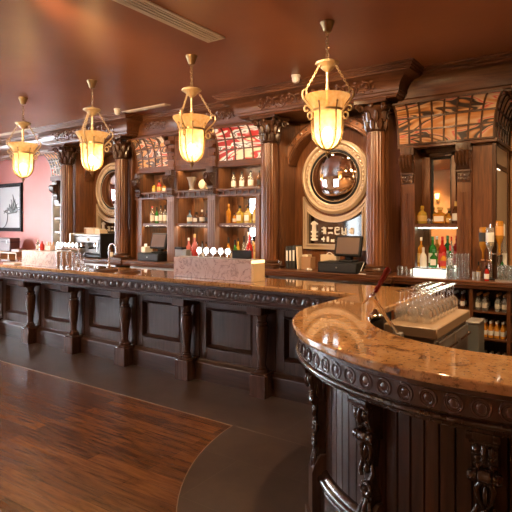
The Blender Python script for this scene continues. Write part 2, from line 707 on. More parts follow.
wall_open('wall_left', 'y', XL - .15, XL, YF, YB, [(-3.6, -1.2), (-.4, 2.0), (2.8, 5.4)], .7, 2.9, M['wall'])
wall_open('wall_front', 'x', YF - .15, YF, XL, XR, [(-12.9, -10.7), (-8.4, -6.6)], .7, 2.9, M['wallo'])
wf = mat('window_frame_paint', (.06, .035, .025), .4)
wg = mat('window_glass', (1, 1, 1), .0, **{'Transmission Weight': 1.0, 'IOR': 1.02})
k = 0
for side, lo, hi in (('l', -3.6, -1.2), ('l', -.4, 2.0), ('l', 2.8, 5.4), ('f', -12.9, -10.7), ('f', -8.4, -6.6)):
    k += 1
    fr = MB()
    nn = 3
    for i in range(nn + 1):
        u = lo + .04 + (hi - lo - .08) * i / nn
        if side == 'l':
            fr.box(XL - .10, XL - .04, u - .035, u + .035, .7, 2.9)
        else:
            fr.box(u - .035, u + .035, YF - .10, YF - .04, .7, 2.9)
    for z in (.74, 2.1, 2.86):
        if side == 'l':
            fr.box(XL - .10, XL - .04, lo, hi, z - .035, z + .035)
        else:
            fr.box(lo, hi, YF - .10, YF - .04, z - .035, z + .035)
    w = struct('window_%d' % k, fr, wf)
    p = MB()
    if side == 'l':
        p.box(XL - .074, XL - .068, lo, hi, .7, 2.9)
    else:
        p.box(lo, hi, YF - .074, YF - .068, .7, 2.9)
    obj('window_pane', p, wg, w)

# wall lights on the ochre front and right walls (seen only in the mirrors)
sc0 = thing('wall_sconce', 'small brass wall sconce with a glowing shade on the ochre wall opposite the bar', 'wall light', (-4.95, YF + .02, 2.55))
obj('wall_plate', MB().box(-.05, .05, -.02, .02, -.12, .08, .006), M['brass'], sc0)
obj('arm', MB().tube([(0, .02, -.05), (0, .08, -.08), (0, .12, -.02), (0, .12, .03)], .009), M['brass'], sc0)
obj('lamp_shade', MB().lathe([(.045, .03), (.075, .2), (.07, .2), (.04, .03)], 16, (0, .12, 0)), M['sconce'], sc0)
for i, (x, y, rz, lb) in enumerate([(-2.6, YF + .02, 0, 'brass wall sconce beside the front window, opposite the bar'), (.6, YF + .02, 0, 'brass wall sconce on the ochre wall behind the camera, middle of three'),
                                    (2.4, YF + .02, 0, 'brass wall sconce in the corner of the ochre front wall'),
                                    (XR - .02, -1.5, R(90), 'brass wall sconce on the right wall near the front corner'),
                                    (XR - .02, 1.6, R(90), 'brass wall sconce on the right wall level with the curved bar')]):
    dup(sc0, (x, y, 2.3), lb, rz)

# ceiling fittings
def vent(name, label, x0, x1, y0, y1, along):
    t = thing(name, label, 'ceiling vent', ((x0 + x1) / 2, (y0 + y1) / 2, H))
    f = MB()
    w = .028
    z0, z1 = H - .012, H
    f.box(x0, x1, y0, y0 + w, z0, z1).box(x0, x1, y1 - w, y1, z0, z1).box(x0, x0 + w, y0, y1, z0, z1).box(x1 - w, x1, y0, y1, z0, z1)
    obj('frame', f, M['cream'], t, True)
    obj('backing', MB().box(x0 + .01, x1 - .01, y0 + .01, y1 - .01, H - .004, H), M['blackm'], t, True)
    n = 4 if along == 'y' else 2
    for i in range(n):
        s_ = MB()
        if along == 'y':
            c = x0 + w + (x1 - x0 - 2 * w) * (i + .5) / n
            s_.box(c - .010, c + .010, y0 + w, y1 - w, H - .014, H - .002)
        else:
            c = y0 + w + (y1 - y0 - 2 * w) * (i + .5) / n
            s_.box(x0 + w, x1 - w, c - .010, c + .010, H - .014, H - .002)
        obj('slat', s_, M['cream'], t, True)
    return t


vent('ceiling_vent', 'long cream slatted ceiling vent running over the floor towards the bar', -3.37, -3.15, 1.2, 4.0, 'y')
vent('ceiling_vent', 'short cream slot vent in the ceiling just before the middle cornice', -6.62, -5.62, 5.66, 5.78, 'x')
vent('ceiling_vent', 'cream slot vent in the ceiling at the far left end of the bar', -10.6, -9.05, 5.66, 5.78, 'x')


def detector(x, y, label):
    t = thing('smoke_detector', label, 'smoke detector', (x, y, H))
    obj('mounting_ring', MB().lathe([(.058, 0), (.058, -.02), (.05, -.024)], 20), M['white'], t)
    obj('body', MB().lathe([(.046, -.02), (.05, -.045), (.04, -.085), (.022, -.095), (0, -.095)], 20), M['white'], t)


detector(-3.24, 5.52, 'white smoke detector on the ceiling in front of the middle mirror cornice')
detector(-6.52, 5.50, 'white smoke detector on the ceiling at the corner of the left mirror cornice')

# ------------------------------------------------------------------ lights
def area(name, loc, rot, sx, sy, power, col):
    l = bpy.data.lights.new(name, 'AREA')
    l.shape = 'RECTANGLE'
    l.size = sx
    l.size_y = sy
    l.energy = power
    l.color = col
    o = bpy.data.objects.new(name, l)
    C.objects.link(o)
    o.location = loc
    o.rotation_euler = rot
    return o


def point(name, loc, power, col, r=.05):
    l = bpy.data.lights.new(name, 'POINT')
    l.energy = power
    l.color = col
    l.shadow_soft_size = r
    o = bpy.data.objects.new(name, l)
    C.objects.link(o)
    o.location = loc
    return o


DAY = (.86, .93, 1.0)
for lo, hi, pw in ((-3.6, -1.2, 90), (-.4, 2.0, 150), (2.8, 5.4, 390)):
    area('daylight', (XL - .22, (lo + hi) / 2, 1.8), (0, R(-90), 0), 2.2, hi - lo, pw, DAY)
for lo, hi, pw in ((-12.9, -10.7, 80), (-8.4, -6.6, 24)):
    area('daylight', ((lo + hi) / 2, YF - .22, 1.8), (R(90), 0, 0), hi - lo, 2.2, pw, DAY)
WARM = (1, .66, .36)
# added fill lights, built as recessed ceiling spots out of view
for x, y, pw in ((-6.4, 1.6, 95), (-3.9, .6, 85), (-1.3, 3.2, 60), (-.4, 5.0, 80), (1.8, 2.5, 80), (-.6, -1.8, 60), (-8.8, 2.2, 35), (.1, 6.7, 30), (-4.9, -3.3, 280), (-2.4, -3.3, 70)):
    t = thing('added_fill_spot', 'added fill light built as a recessed spot out of the frame', 'added light', (x, y, H), group='added fill spots')
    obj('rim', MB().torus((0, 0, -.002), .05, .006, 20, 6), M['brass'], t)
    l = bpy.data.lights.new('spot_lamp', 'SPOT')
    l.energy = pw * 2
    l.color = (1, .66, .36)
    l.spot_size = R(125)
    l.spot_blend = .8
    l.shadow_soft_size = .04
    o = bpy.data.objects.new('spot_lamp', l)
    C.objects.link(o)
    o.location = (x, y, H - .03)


def aimed(loc, to, pw, deg, col=(1, .63, .32), r=.05, blend=.7):
    l = bpy.data.lights.new('spot_lamp', 'SPOT')
    l.energy = pw
    l.color = col
    l.spot_size = R(deg)
    l.spot_blend = blend
    l.shadow_soft_size = r
    o = bpy.data.objects.new('spot_lamp', l)
    C.objects.link(o)
    o.location = loc
    o.rotation_euler = (Vector(to) - Vector(loc)).to_track_quat('-Z', 'Y').to_euler()
    return o


# spotlights added out of view to brighten the back bar
for x, y, tx, ty, tz, pw, dg in ((-2.3, 2.9, -3.2, 6.6, 2.1, 400, 58), (-.9, 3.6, -1.7, 6.6, 1.9, 230, 56), (-3.6, 1.9, -5.4, 6.6, 2.0, 540, 60), (-5.6, .9, -8.0, 6.6, 2.0, 700, 52)):
    t = thing('added_spotlight', 'added spotlight out of the frame, brightening the back bar', 'added spotlight', (x, y, H), group='added spotlights for the back bar')
    obj('base', MB().lathe([(.05, 0), (.05, -.02), (0, -.02)], 20), M['blackm'], t)
    d = (Vector((tx, ty, tz)) - Vector((x, y, H - .1))).normalized()
    obj('lamp_head', MB().tube([Vector((0, 0, -.10)) - d * .10, Vector((0, 0, -.10)) - d * .02], .035, 14).tube([(0, 0, -.01), (0, 0, -.09)], .012, 8), M['blackm'], t)
    aimed(Vector((x, y, H - .10)) + d * .03, (tx, ty, tz), pw, dg)
w = bpy.data.worlds.new('world')
bpy.context.scene.world = w
w.use_nodes = True
w.node_tree.nodes['Background'].inputs['Color'].default_value = (.80, .90, 1, 1)
w.node_tree.nodes['Background'].inputs['Strength'].default_value = 1.5
vs = bpy.context.scene.view_settings
vs.view_transform = 'Standard'
vs.look = 'None'
vs.gamma = 1
vs.use_curve_mapping = False
vs.exposure = 0.35
cy = bpy.context.scene.cycles
cy.max_bounces = 24
cy.transparent_max_bounces = 64
cy.transmission_bounces = 16


# ------------------------------------------------------------------ front bar
ZB = 1.14
CX, CY, RB = -.48, 3.34, 1.30
A0, A1 = R(180), R(335)


def arcpts(r, a0=A0, a1=A1, n=62):
    return [(CX + r * math.cos(a0 + (a1 - a0) * i / n), CY + r * math.sin(a0 + (a1 - a0) * i / n)) for i in range(n + 1)]


def cpath(r, y0=4.06):
    return [(CX - r, y0), (CX - r, CY + .3)] + arcpts(r)


XE = -8.7            # left end of the straight bar
XC = CX - 1.287      # where the straight bar meets the curved end
top = thing('bar_worktop', 'polished granite worktop, warm reflections put into its colour, running along the bar and round its curved end', 'worktop', (-1.6, 4.2, 1.095))
pl = [(XE, 4.0), (CX - RB, 4.0), (CX - RB, CY + .25)] + arcpts(RB) + list(reversed(arcpts(.83))) + [(CX - .83, 4.66), (XE, 4.66)]
obj('granite_slab', MB().prism(pl, ZB - .045, ZB), M['granite'], top, True, bevel=.012, smooth=50)
a = R(262)
jm = tr(CX, CY, 0) @ rotz(R(284))
obj('joint_line', MB().box(.835, 1.295, -.0015, .0015, ZB - .002, ZB + .0006, m=jm), mat('joint_filler', (.55, .36, .2), .5), top, True)

bar = thing('bar_counter', 'long straight dark wooden bar front with turned posts and square panels', 'bar counter', (-4.9, 4.3, 0))
# back carcass
obj('carcass', MB().box(XE, XC, 4.45, 4.62, 0, 1.09), M['bar'], bar, True)
fz = MB()
pr = [(-.20, .945), (.10, .945), (.115, .955), (.115, .966), (.10, .976), (.10, 1.062), (.118, 1.072), (.118, 1.095), (-.20, 1.095)]
fz.sweep(pr, [(XE, 4.14), (XC, 4.14)])
obj('frieze', fz, M['barH'], bar, True)
gu = MB()
n = int((XC - XE) / .106)
for i in range(n):
    x = XC - .05 - i * .106
    gu.torus((x, 4.037, 1.019), .0375, .0065, 20, 6, axis='y')
    gu.lathe([(0, -.008), (.020, -.007), (.026, -.003), (.027, 0)], 16, m=tr(x, 4.040, 1.019) @ rotx(R(-90)))
    gu.tube([(x - .053 + .016 * q, 4.036, 1.019 + .034 * math.sin(q * 1.2)) for q in (-1, -.5, 0, .5, 1)], [.003, .006, .007, .006, .003], 6)
obj('guilloche_ornament', gu, M['orn'], bar, True)
md = MB()
md.sweep([(-.10, .905), (.03, .905), (.03, .918), (.045, .922), (.045, .945), (-.10, .945)], [(XE, 4.17), (XC, 4.17)])
obj('under_moulding', md, M['barH'], bar, True)
dn = MB()
x = XE + .02
while x < XC:
    dn.box(x, x + .014, 4.127, 4.142, .906, .917)
    x += .026
obj('dentil_course', dn, M['bar'], bar, True)
PX = [-2.905 - 1.016 * i for i in range(6)] + [-1.889]
PX.sort()


def flt(z, a):
    return 1 - .07 * (.5 + .5 * math.cos(14 * a)) if .30 < z < .70 else 1


for px in PX:
    p = obj('turned_post', MB().lathe([(.062, .245), (.068, .255), (.068, .27), (.045, .28), (.05, .292), (.04, .302), (.043, .36), (.055, .46), (.068, .58), (.072, .65), (.066, .70),
                                       (.05, .712), (.06, .722), (.06, .738), (.044, .75), (.05, .79), (.066, .815), (.07, .826)], 42, (px, 4.285, 0), flute=flt), M['post'], bar, True)
    obj('pedestal', MB().box(px - .095, px + .095, 4.19, 4.45, 0, .225, .006).box(px - .088, px + .088, 4.197, 4.45, .225, .246, .008), M['post'], p, True)
    obj('cap_block', MB().box(px - .088, px + .088, 4.135, 4.45,   .826, .912, .006), M['post'], p, True)
    obj('pilaster_board', MB().box(px - .10, px + .10, 4.372, 4.455, .246, .83, .004), M['bar'], p, True)
edges = [XE] + PX
for i in range(len(edges) - 1):
    x0, x1 = edges[i] + .10, edges[i + 1] - .10
    if x1 - x0 < .2:
        continue
    pn = obj('panel_field', MB().box(x0, x1, 4.425, 4.46, .20, .93), M['bar'], bar, True)
    st = MB()
    fx0, fx1, fz0, fz1 = x0 + .10, x1 - .10, .36, .79
    st.box(x0, fx0, 4.385, 4.45, .20, .905, .003).box(fx1, x1, 4.385, 4.45, .20, .905, .003)
    st.box(fx0, fx1, 4.385, 4.45, .20, fz0, .003).box(fx0, fx1, 4.385, 4.45, fz1, .905, .003)
    obj('stile_frame', st, M['bar'], pn, True)
    mo = MB()
    q = .03
    outer = [(fx0 - .012, fz0 - .012), (fx1 + .012, fz0 - .012), (fx1 + .012, fz1 + .012), (fx0 - .012, fz1 + .012)]
    inner = [(fx0 + q, fz0 + q), (fx1 - q, fz0 + q), (fx1 - q, fz1 - q), (fx0 + q, fz1 - q)]
    mid = [(fx0 + .006, fz0 + .006), (fx1 - .006, fz0 + .006), (fx1 - .006, fz1 - .006), (fx0 + .006, fz1 - .006)]
    vs_ = [(u, 4.386, v) for u, v in outer] + [(u, 4.372, v) for u, v in mid] + [(u, 4.424, v) for u, v in inner]
    fs_ = []
    for g in (0, 4):
        for e in range(4):
            fs_.append((g + e, g + (e + 1) % 4, g + 4 + (e + 1) % 4, g + 4 + e))
    mo.add(vs_, fs_)
    obj('panel_moulding', mo, M['barH'], pn, True)
    mid2 = [(fx0 + .09, fz0 + .085), (fx1 - .09, fz0 + .085), (fx1 - .09, fz1 - .085), (fx0 + .09, fz1 - .085)]
pb = MB()
pb.sweep([(0, 0), (.07, 0), (.07, .185), (.06, .20), (.045, .205), (.03, .225), (0, .23)], [(XE, 4.39), (XC, 4.39)])
obj('plinth', pb, M['barH'], bar, True)

# ---- curved end
cv = thing('curved_bar_end', 'rounded dark wooden bar end with plank sides, ring frieze and carved corbels', 'bar counter', (CX, CY, 0))
fr = MB()
fr.sweep([(-.10, .985), (0, .985), (0, 1.066), (.014, 1.074), (.014, 1.095), (-.10, 1.095)], cpath(1.262))
obj('frieze', fr, M['bar'], cv, True)
tm = MB()
tp = [(-.12, .925), (-.02, .925), (-.012, .93), (-.012, .943), (0, .948)]
tp += [(.004 + .014 * math.cos(R(a)), .963 + .015 * math.sin(R(a))) for a in range(-70, 71, 20)]
tp += [(0, .980), (0, .986), (-.12, .986)]
tm.sweep(tp, cpath(1.262))
obj('torus_moulding', tm, M['carve'], cv, True)
rg = MB()
for i in range(36):
    a = R(182 + i * 4.55)
    mm = tr(CX, CY, 1.026) @ rotz(a + R(90)) @ tr(0, -1.262, 0)
    rg.torus((0, 0, 0), .0345, .006, 20, 6, m=mm, axis='y')
    rg.torus((0, 0, 0), .021, .0035, 16, 5, m=mm, axis='y')
    rg.ball((0, 0, 0), (.019, .006, .019), 12, 5, m=mm)
for i in range(6):
    mm = tr(CX - 1.262, CY + .06 + i * .098, 1.026) @ rotz(R(-90))
    rg.torus((0, 0, 0), .0345, .006, 20, 6, m=mm, axis='y')
    rg.ball((0, 0, 0), (.019, .006, .019), 12, 5, m=mm)
obj('ring_ornament', rg, M['orn'], cv, True)
# planked wall: one continuous wall with V grooves
da = .066 / 1.13
na = int((A1 - A0) / da)
outer = [(CX - 1.13, 4.06)]
y = 4.0
while y > CY + .02:
    outer += [(CX - 1.13, y + .005), (CX - 1.122, y), (CX - 1.13, y - .005)]
    y -= .066
for i in range(na + 1):
    a = A0 + da * i
    for off, rr in ((-.0045, 1.13), (0, 1.121), (.0045, 1.13)):
        outer.append((CX + rr * math.cos(a + off), CY + rr * math.sin(a + off)))
    outer.append((CX + 1.13 * math.cos(a + da / 2), CY + 1.13 * math.sin(a + da / 2)))
inn = [(CX + 1.08 * math.cos(A0 + (A0 + da * na + da / 2 - A0) * i / 50), CY + 1.08 * math.sin(A0 + (da * na + da / 2) * i / 50)) for i in range(51)]
wl = MB()
lo = len(outer)
pin = [(CX - 1.08, 4.06)] + inn
wl.prism(outer + list(reversed(pin)), 0, .95)
obj('plank_wall', wl, M['plank'], cv, True, smooth=25)
bs = MB()
bp = [(-.05, 0), (.04, 0), (.04, .262), (.034, .274), (.04, .281)]
bp += [(.034 + .018 * math.cos(R(a)), .305 + .022 * math.sin(R(a))) for a in range(-80, 81, 20)]
bp += [(.03, .329), (.022, .345), (.004, .355), (-.05, .355)]
bs.sweep(bp, cpath(1.13))
obj('base_moulding', bs, M['carve'], cv, True)


def corbel():
    """carved bracket, x tangential, y outward from the plank wall (0 = wall face)"""
    g = MB()
    g.box(-.062, .062, 0, .125, .895, .928, .004)
    g.box(-.054, .054, 0, .105, .875, .897, .004)
    # volute block
    side = [(0, .88), (.095, .88), (.10, .85), (.085, .80), (.06, .765), (.055, .74), (0, .73)]
    g.prism([(y, z) for y, z in side], -.048, .048, m=Matrix(((0, 0, 1, 0), (1, 0, 0, 0), (0, 1, 0, 0), (0, 0, 0, 1))))
    g.lathe([(0, -.062), (.02, -.062), (.026, -.05), (.026, -.03), (.021, -.026), (.027, -.02), (.027, .02), (.021, .026), (.026, .03), (.026, .05), (.02, .062), (0, .062)], 14, m=tr(0, .072, .742) @ roty(R(90)))
    for sx in (-1, 1):
        for z, rx, ry in ((.85, .022, .022), (.815, .018, .02), (.785, .016, .018)):
            g.ball((sx * .026, .09 - (.85 - z) * .4, z), (rx, ry, .024), 10, 6)
    g.ball((0, .10, .84), (.014, .02, .04), 10, 6)
    # stem
    for (z0, z1, w0, w1, d0, d1) in ((.60, .73, .022, .036, .045, .055), (.47, .60, .044, .024, .06, .045), (.42, .47, .040, .046, .055, .06)):
        g.add([(-w0, 0, z0), (w0, 0, z0), (w0 * .7, d0, z0), (-w0 * .7, d0, z0), (-w1, 0, z1), (w1, 0, z1), (w1 * .7, d1, z1), (-w1 * .7, d1, z1)],
              [(0, 1, 2, 3), (4, 5, 6, 7), (0, 1, 5, 4), (1, 2, 6, 5), (2, 3, 7, 6), (3, 0, 4, 7)])
    for sx in (-1, 1):
        g.tube([(sx * .012, .06, .72), (sx * .03, .06, .69), (sx * .024, .062, .65), (sx * .008, .055, .61)], [.012, .013, .011, .006], 8)
        g.tube([(sx * .03, .055, .62), (sx * .04, .055, .585), (sx * .03, .062, .55)], [.006, .014, .010], 8)
        g.tube([(sx * .016, .058, .44), (sx * .03, .066, .40), (sx * .036, .06, .35), (sx * .034, .062, .30)], [.010, .014, .015, .012], 8)
    g.ball((0, .062, .665), (.012, .016, .04), 10, 6)
    g.ball((0, .055, .59), (.02, .02, .022), 10, 6)
    g.torus((0, .062, .50), .026, .012, 16, 7, axis='y')
    g.ball((0, .066, .50), (.013, .014, .013), 10, 6)
    for k in range(6):
        a = k * PI / 3
        g.ball((.03 * math.cos(a), .066, .50 + .03 * math.sin(a)), (.011, .01, .011), 8, 5)
    g.tube([(0, .06, .45), (0, .074, .40), (0, .068, .34), (0, .07, .29)], [.010, .015, .014, .012], 8)
    return g


def corbel_foot():
    g = MB()
    side = [(0, 0), (.085, 0), (.085, .34), (.076, .365), (.07, .38), (.055, .41), (.035, .435), (0, .44)]
    g.prism(side, -.055, .055, m=Matrix(((0, 0, 1, 0), (1, 0, 0, 0), (0, 1, 0, 0), (0, 0, 0, 1))))
    g.box(-.06, .06, 0, .106, 0, .11, .004)
    return g


for ad in (184, 219.5, 247, 273.2, 304):
    a = R(ad)
    mm = tr(CX, CY, 0) @ rotz(a - R(90)) @ tr(0, 1.125, 0)
    o = obj('carved_corbel', corbel(), M['carve'], cv, True, m=mm, smooth=50)
    obj('corbel_foot', corbel_foot(), M['bar'], o, True, m=mm)


# ------------------------------------------------------------------ back bar
ZC = 1.10
SWAP = Matrix(((0, 0, 1, 0), (1, 0, 0, 0), (0, 1, 0, 0), (0, 0, 0, 1)))   # prism (y, z) extruded along x

ct = thing('back_counter', 'long dark mahogany counter top running under the mirrors and shelves of the back bar', 'worktop', (-5.2, 6.3, ZC - .05))
cp = [(-9.6, 6.02), (-8.95, 6.02), (-8.95, 5.93), (-6.95, 5.93), (-6.95, 5.97), (-4.22, 5.97), (-4.22, 5.92), (-2.17, 5.92), (-2.17, 5.99), (.9, 5.99), (.9, 7.38), (-1.08, 7.38), (-1.08, 6.75), (-9.6, 6.75)]
obj('counter_slab', MB().prism(cp, ZC - .028, ZC), M['mahogH'], ct, True, bevel=.008, smooth=50)
nose = [(-9.6, 6.04), (-8.93, 6.04), (-8.93, 5.95), (-6.97, 5.95), (-6.97, 5.99), (-4.20, 5.99), (-4.20, 5.94), (-2.19, 5.94), (-2.19, 6.01), (.9, 6.01)]
obj('edge_moulding', MB().sweep([(-.03, ZC - .09), (.0, ZC - .085), (.004, ZC - .06), (.018, ZC - .05), (.018, ZC - .03), (-.03, ZC - .03)], nose), M['mahogH'], ct, True)


# ---- stainless bottle fridges under the counter
def fridge(x0, x1, label):
    t = thing('bottle_fridge', label, 'fridge', ((x0 + x1) / 2, 6.3, 0))
    obj('body', MB().box(x0, x1, 6.06, 6.6, .02, 1.005, .004), M['steelD'], t, True)
    n = 2
    for i in range(n):
        u0 = x0 + .01 + (x1 - x0 - .02) * i / n
        u1 = u0 + (x1 - x0 - .02) / n - .01
        d = obj('door', MB().box(u0, u1, 6.03, 6.058, .10, .90, .005), M['steel'], t, True)
        obj('door_glass', MB().box(u0 + .05, u1 - .05, 6.027, 6.031, .16, .82), M['black'], d, True)
        obj('handle', MB().tube([(u1 - .03, 6.0, .40), (u1 - .03, 6.0, .70)], .009).box(u1 - .036, u1 - .024, 6.0, 6.03, .42, .44).box(u1 - .036, u1 - .024, 6.0, 6.03, .66, .68), M['chrome'], d, True)
    obj('control_panel', MB().box(x0 + .01, x1 - .01, 6.035, 6.058, .91, 1.0, .003), M['steel'], t, True)
    obj('thermostat', MB().box((x0 + x1) / 2 - .05, (x0 + x1) / 2 + .05, 6.03, 6.037, .935, .975), M['black'], t, True)


fridge(-8.75, -7.20, 'stainless bottle fridge under the left mirror')
fridge(-6.85, -5.65, 'stainless bottle fridge under the left part of the bottle shelves')
fridge(-5.60, -4.35, 'stainless bottle fridge under the right part of the bottle shelves')
fridge(-4.00, -2.35, 'stainless bottle fridge under the middle mirror')

# ---- open shelf cabinet at the right
oc = thing('open_shelf_cabinet', 'dark open shelf cabinet of mixer bottles under the right end of the back counter', 'cabinet', (-.9, 6.3, 0))
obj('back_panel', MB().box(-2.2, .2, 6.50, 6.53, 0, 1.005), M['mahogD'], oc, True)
for x in (-2.2, -1.31, -.93, -.25, .2):
    obj('upright', MB().box(x - .02, x + .02, 6.05, 6.5, 0, 1.005, .003), M['mahog'], oc, True)
for z in (.06, .47, .765):
    for x0, x1 in ((-2.18, -1.33), (-1.29, -.95), (-.91, -.27), (-.23, .18)):
        obj('shelf', MB().box(x0, x1, 6.07, 6.5, z - .02, z, .003), M['mahogH'], oc, True)


# ---- mirror niche with columns and cornice (built for the middle, then copied)
MX = -3.233
MZ = 2.39
YC = 6.13


def fluted_column(root, x, y, z0, z1):
    col = obj('column', MB().lathe([(.116, z0 + .11), (.120, z0 + .13), (.119, z0 + .9), (.112, z1 - .42), (.106, z1 - .375)], 80, (x, y, 0),
                                   flute=lambda z, a: 1 - .11 * max(0, math.cos(16 * a)) ** .7 if z0 + .12 < z < z1 - .38 else 1), M['mahog'], root, True, smooth=60, wn=False)
    obj('column_base', MB().box(x - .155, x + .155, y - .155, y + .155, z0, z0 + .035, .004)
        .lathe([(.148, z0 + .035), (.158, z0 + .048), (.148, z0 + .062), (.132, z0 + .066), (.126, z0 + .078), (.137, z0 + .088), (.137, z0 + .098), (.118, z0 + .112)], 32, (x, y, 0)), M['mahogD'], col, True)
    k = MB()
    b0 = z1 - .375
    k.lathe([(.110, b0), (.122, b0 + .012), (.110, b0 + .024), (.104, b0 + .03), (.108, b0 + .16), (.13, b0 + .25), (.165, b0 + .31)], 24, (x, y, 0))
    for row, (zz, hh, rr, off) in enumerate(((b0 + .03, .12, .106, 0), (b0 + .12, .13, .114, .5))):
        for j in range(8):
            a = 2 * PI * (j + off) / 8
            ca, sa = math.cos(a), math.sin(a)
            pts = [(x + ca * (rr + q), y + sa * (rr + q), zz + hh * t_) for q, t_ in ((.006, 0), (.014, .35), (.020, .7), (.044, .95), (.060, .86))]
            k.tube(pts, [.026, .036, .032, .022, .008], 6)
    for sx in (-1, 1):
        for sy in (-1, 1):
            cx_, cy_ = x + sx * .150, y + sy * .150
            sp = []
            for q in range(15):
                a = q * .62
                r_ = .050 * (1 - q / 17)
                u = r_ * math.cos(a) / 1.414
                sp.append((cx_ + sx * u, cy_ + sy * u, b0 + .282 + r_ * math.sin(a)))
            k.tube(sp, [.019 - .0007 * q for q in range(15)], 6)
    for ax, ay in ((0, -1), (0, 1), (1, 0), (-1, 0)):
        k.ball((x + ax * .155, y + ay * .155, b0 + .31), .032, 8, 6)
        k.tube([(x + ax * .10 - ay * .05, y + ay * .10 - ax * .05, b0 + .26), (x + ax * .11 - ay * .03, y + ay * .11 - ax * .03, b0 + .30), (x + ax * .11, y + ay * .11, b0 + .28),
                (x + ax * .11 + ay * .03, y + ay * .11 + ax * .03, b0 + .30), (x + ax * .10 + ay * .05, y + ay * .10 + ax * .05, b0 + .26)], .010, 6)
    ab = []
    for (sx, sy) in ((-1, -1), (1, -1), (1, 1), (-1, 1)):
        ab.append((x + sx * .205, y + sy * .205))
        nx, ny = {(-1, -1): (0, -1), (1, -1): (1, 0), (1, 1): (0, 1), (-1, 1): (-1, 0)}[(sx, sy)]
        ab.append((x + nx * .155, y + ny * .155))
    k.prism(ab, b0 + .335, z1)
    obj('capital', k, M['mahogD'], col, True, smooth=50)
    return col


CORN = [(-.05, 3.24), (0, 3.24), (.012, 3.25), (.012, 3.262), (.03, 3.268), (.036, 3.285), (.036, 3.30), (.05, 3.305)]
CORN += [(.05 + .19 * (1 - math.cos(R(a))), 3.305 + .165 * math.sin(R(a))) for a in range(12, 91, 13)]
CORN += [(.245, 3.475), (.245, 3.495), (.262, 3.50), (.262, 3.515), (.28, 3.522), (.28, 3.537), (.30, 3.542), (.30, H), (-.05, H)]


def scrollwork(x0, x1, y, z, h, slope):
    """a running rinceau in relief; slope = forward lean per unit height"""
    g = MB()
    n = max(2, int((x1 - x0) / (h * 1.25)))
    st = (x1 - x0) / n
    for i in range(n):
        cx_ = x0 + st * (i + .5)
        s = 1 if i % 2 else -1
        pts = []
        for q in range(16):
            a = s * (PI * .9 - q * .55)
            r_ = h * .44 * (1 - q / 18)
            u, w = r_ * math.cos(a), r_ * math.sin(a)
            pts.append((cx_ + u, y - slope * w, z + w))
        g.tube(pts, [.011 - .0004 * q for q in range(16)], 6)
        g.ball((cx_, y - .004, z), (.018, .012, .018), 8, 5)
        for (du, dw, rx, rz_) in ((.55, .34 * s, .03, .016), (-.5, -.36 * s, .028, .015), (.3, -.42 * s, .024, .014), (-.2, .46 * s, .022, .013), (.62, -.1 * s, .016, .022)):
            g.ball((cx_ + du * h, y - slope * dw * h, z + dw * h), (rx, .012, rz_), 8, 5)
    return g


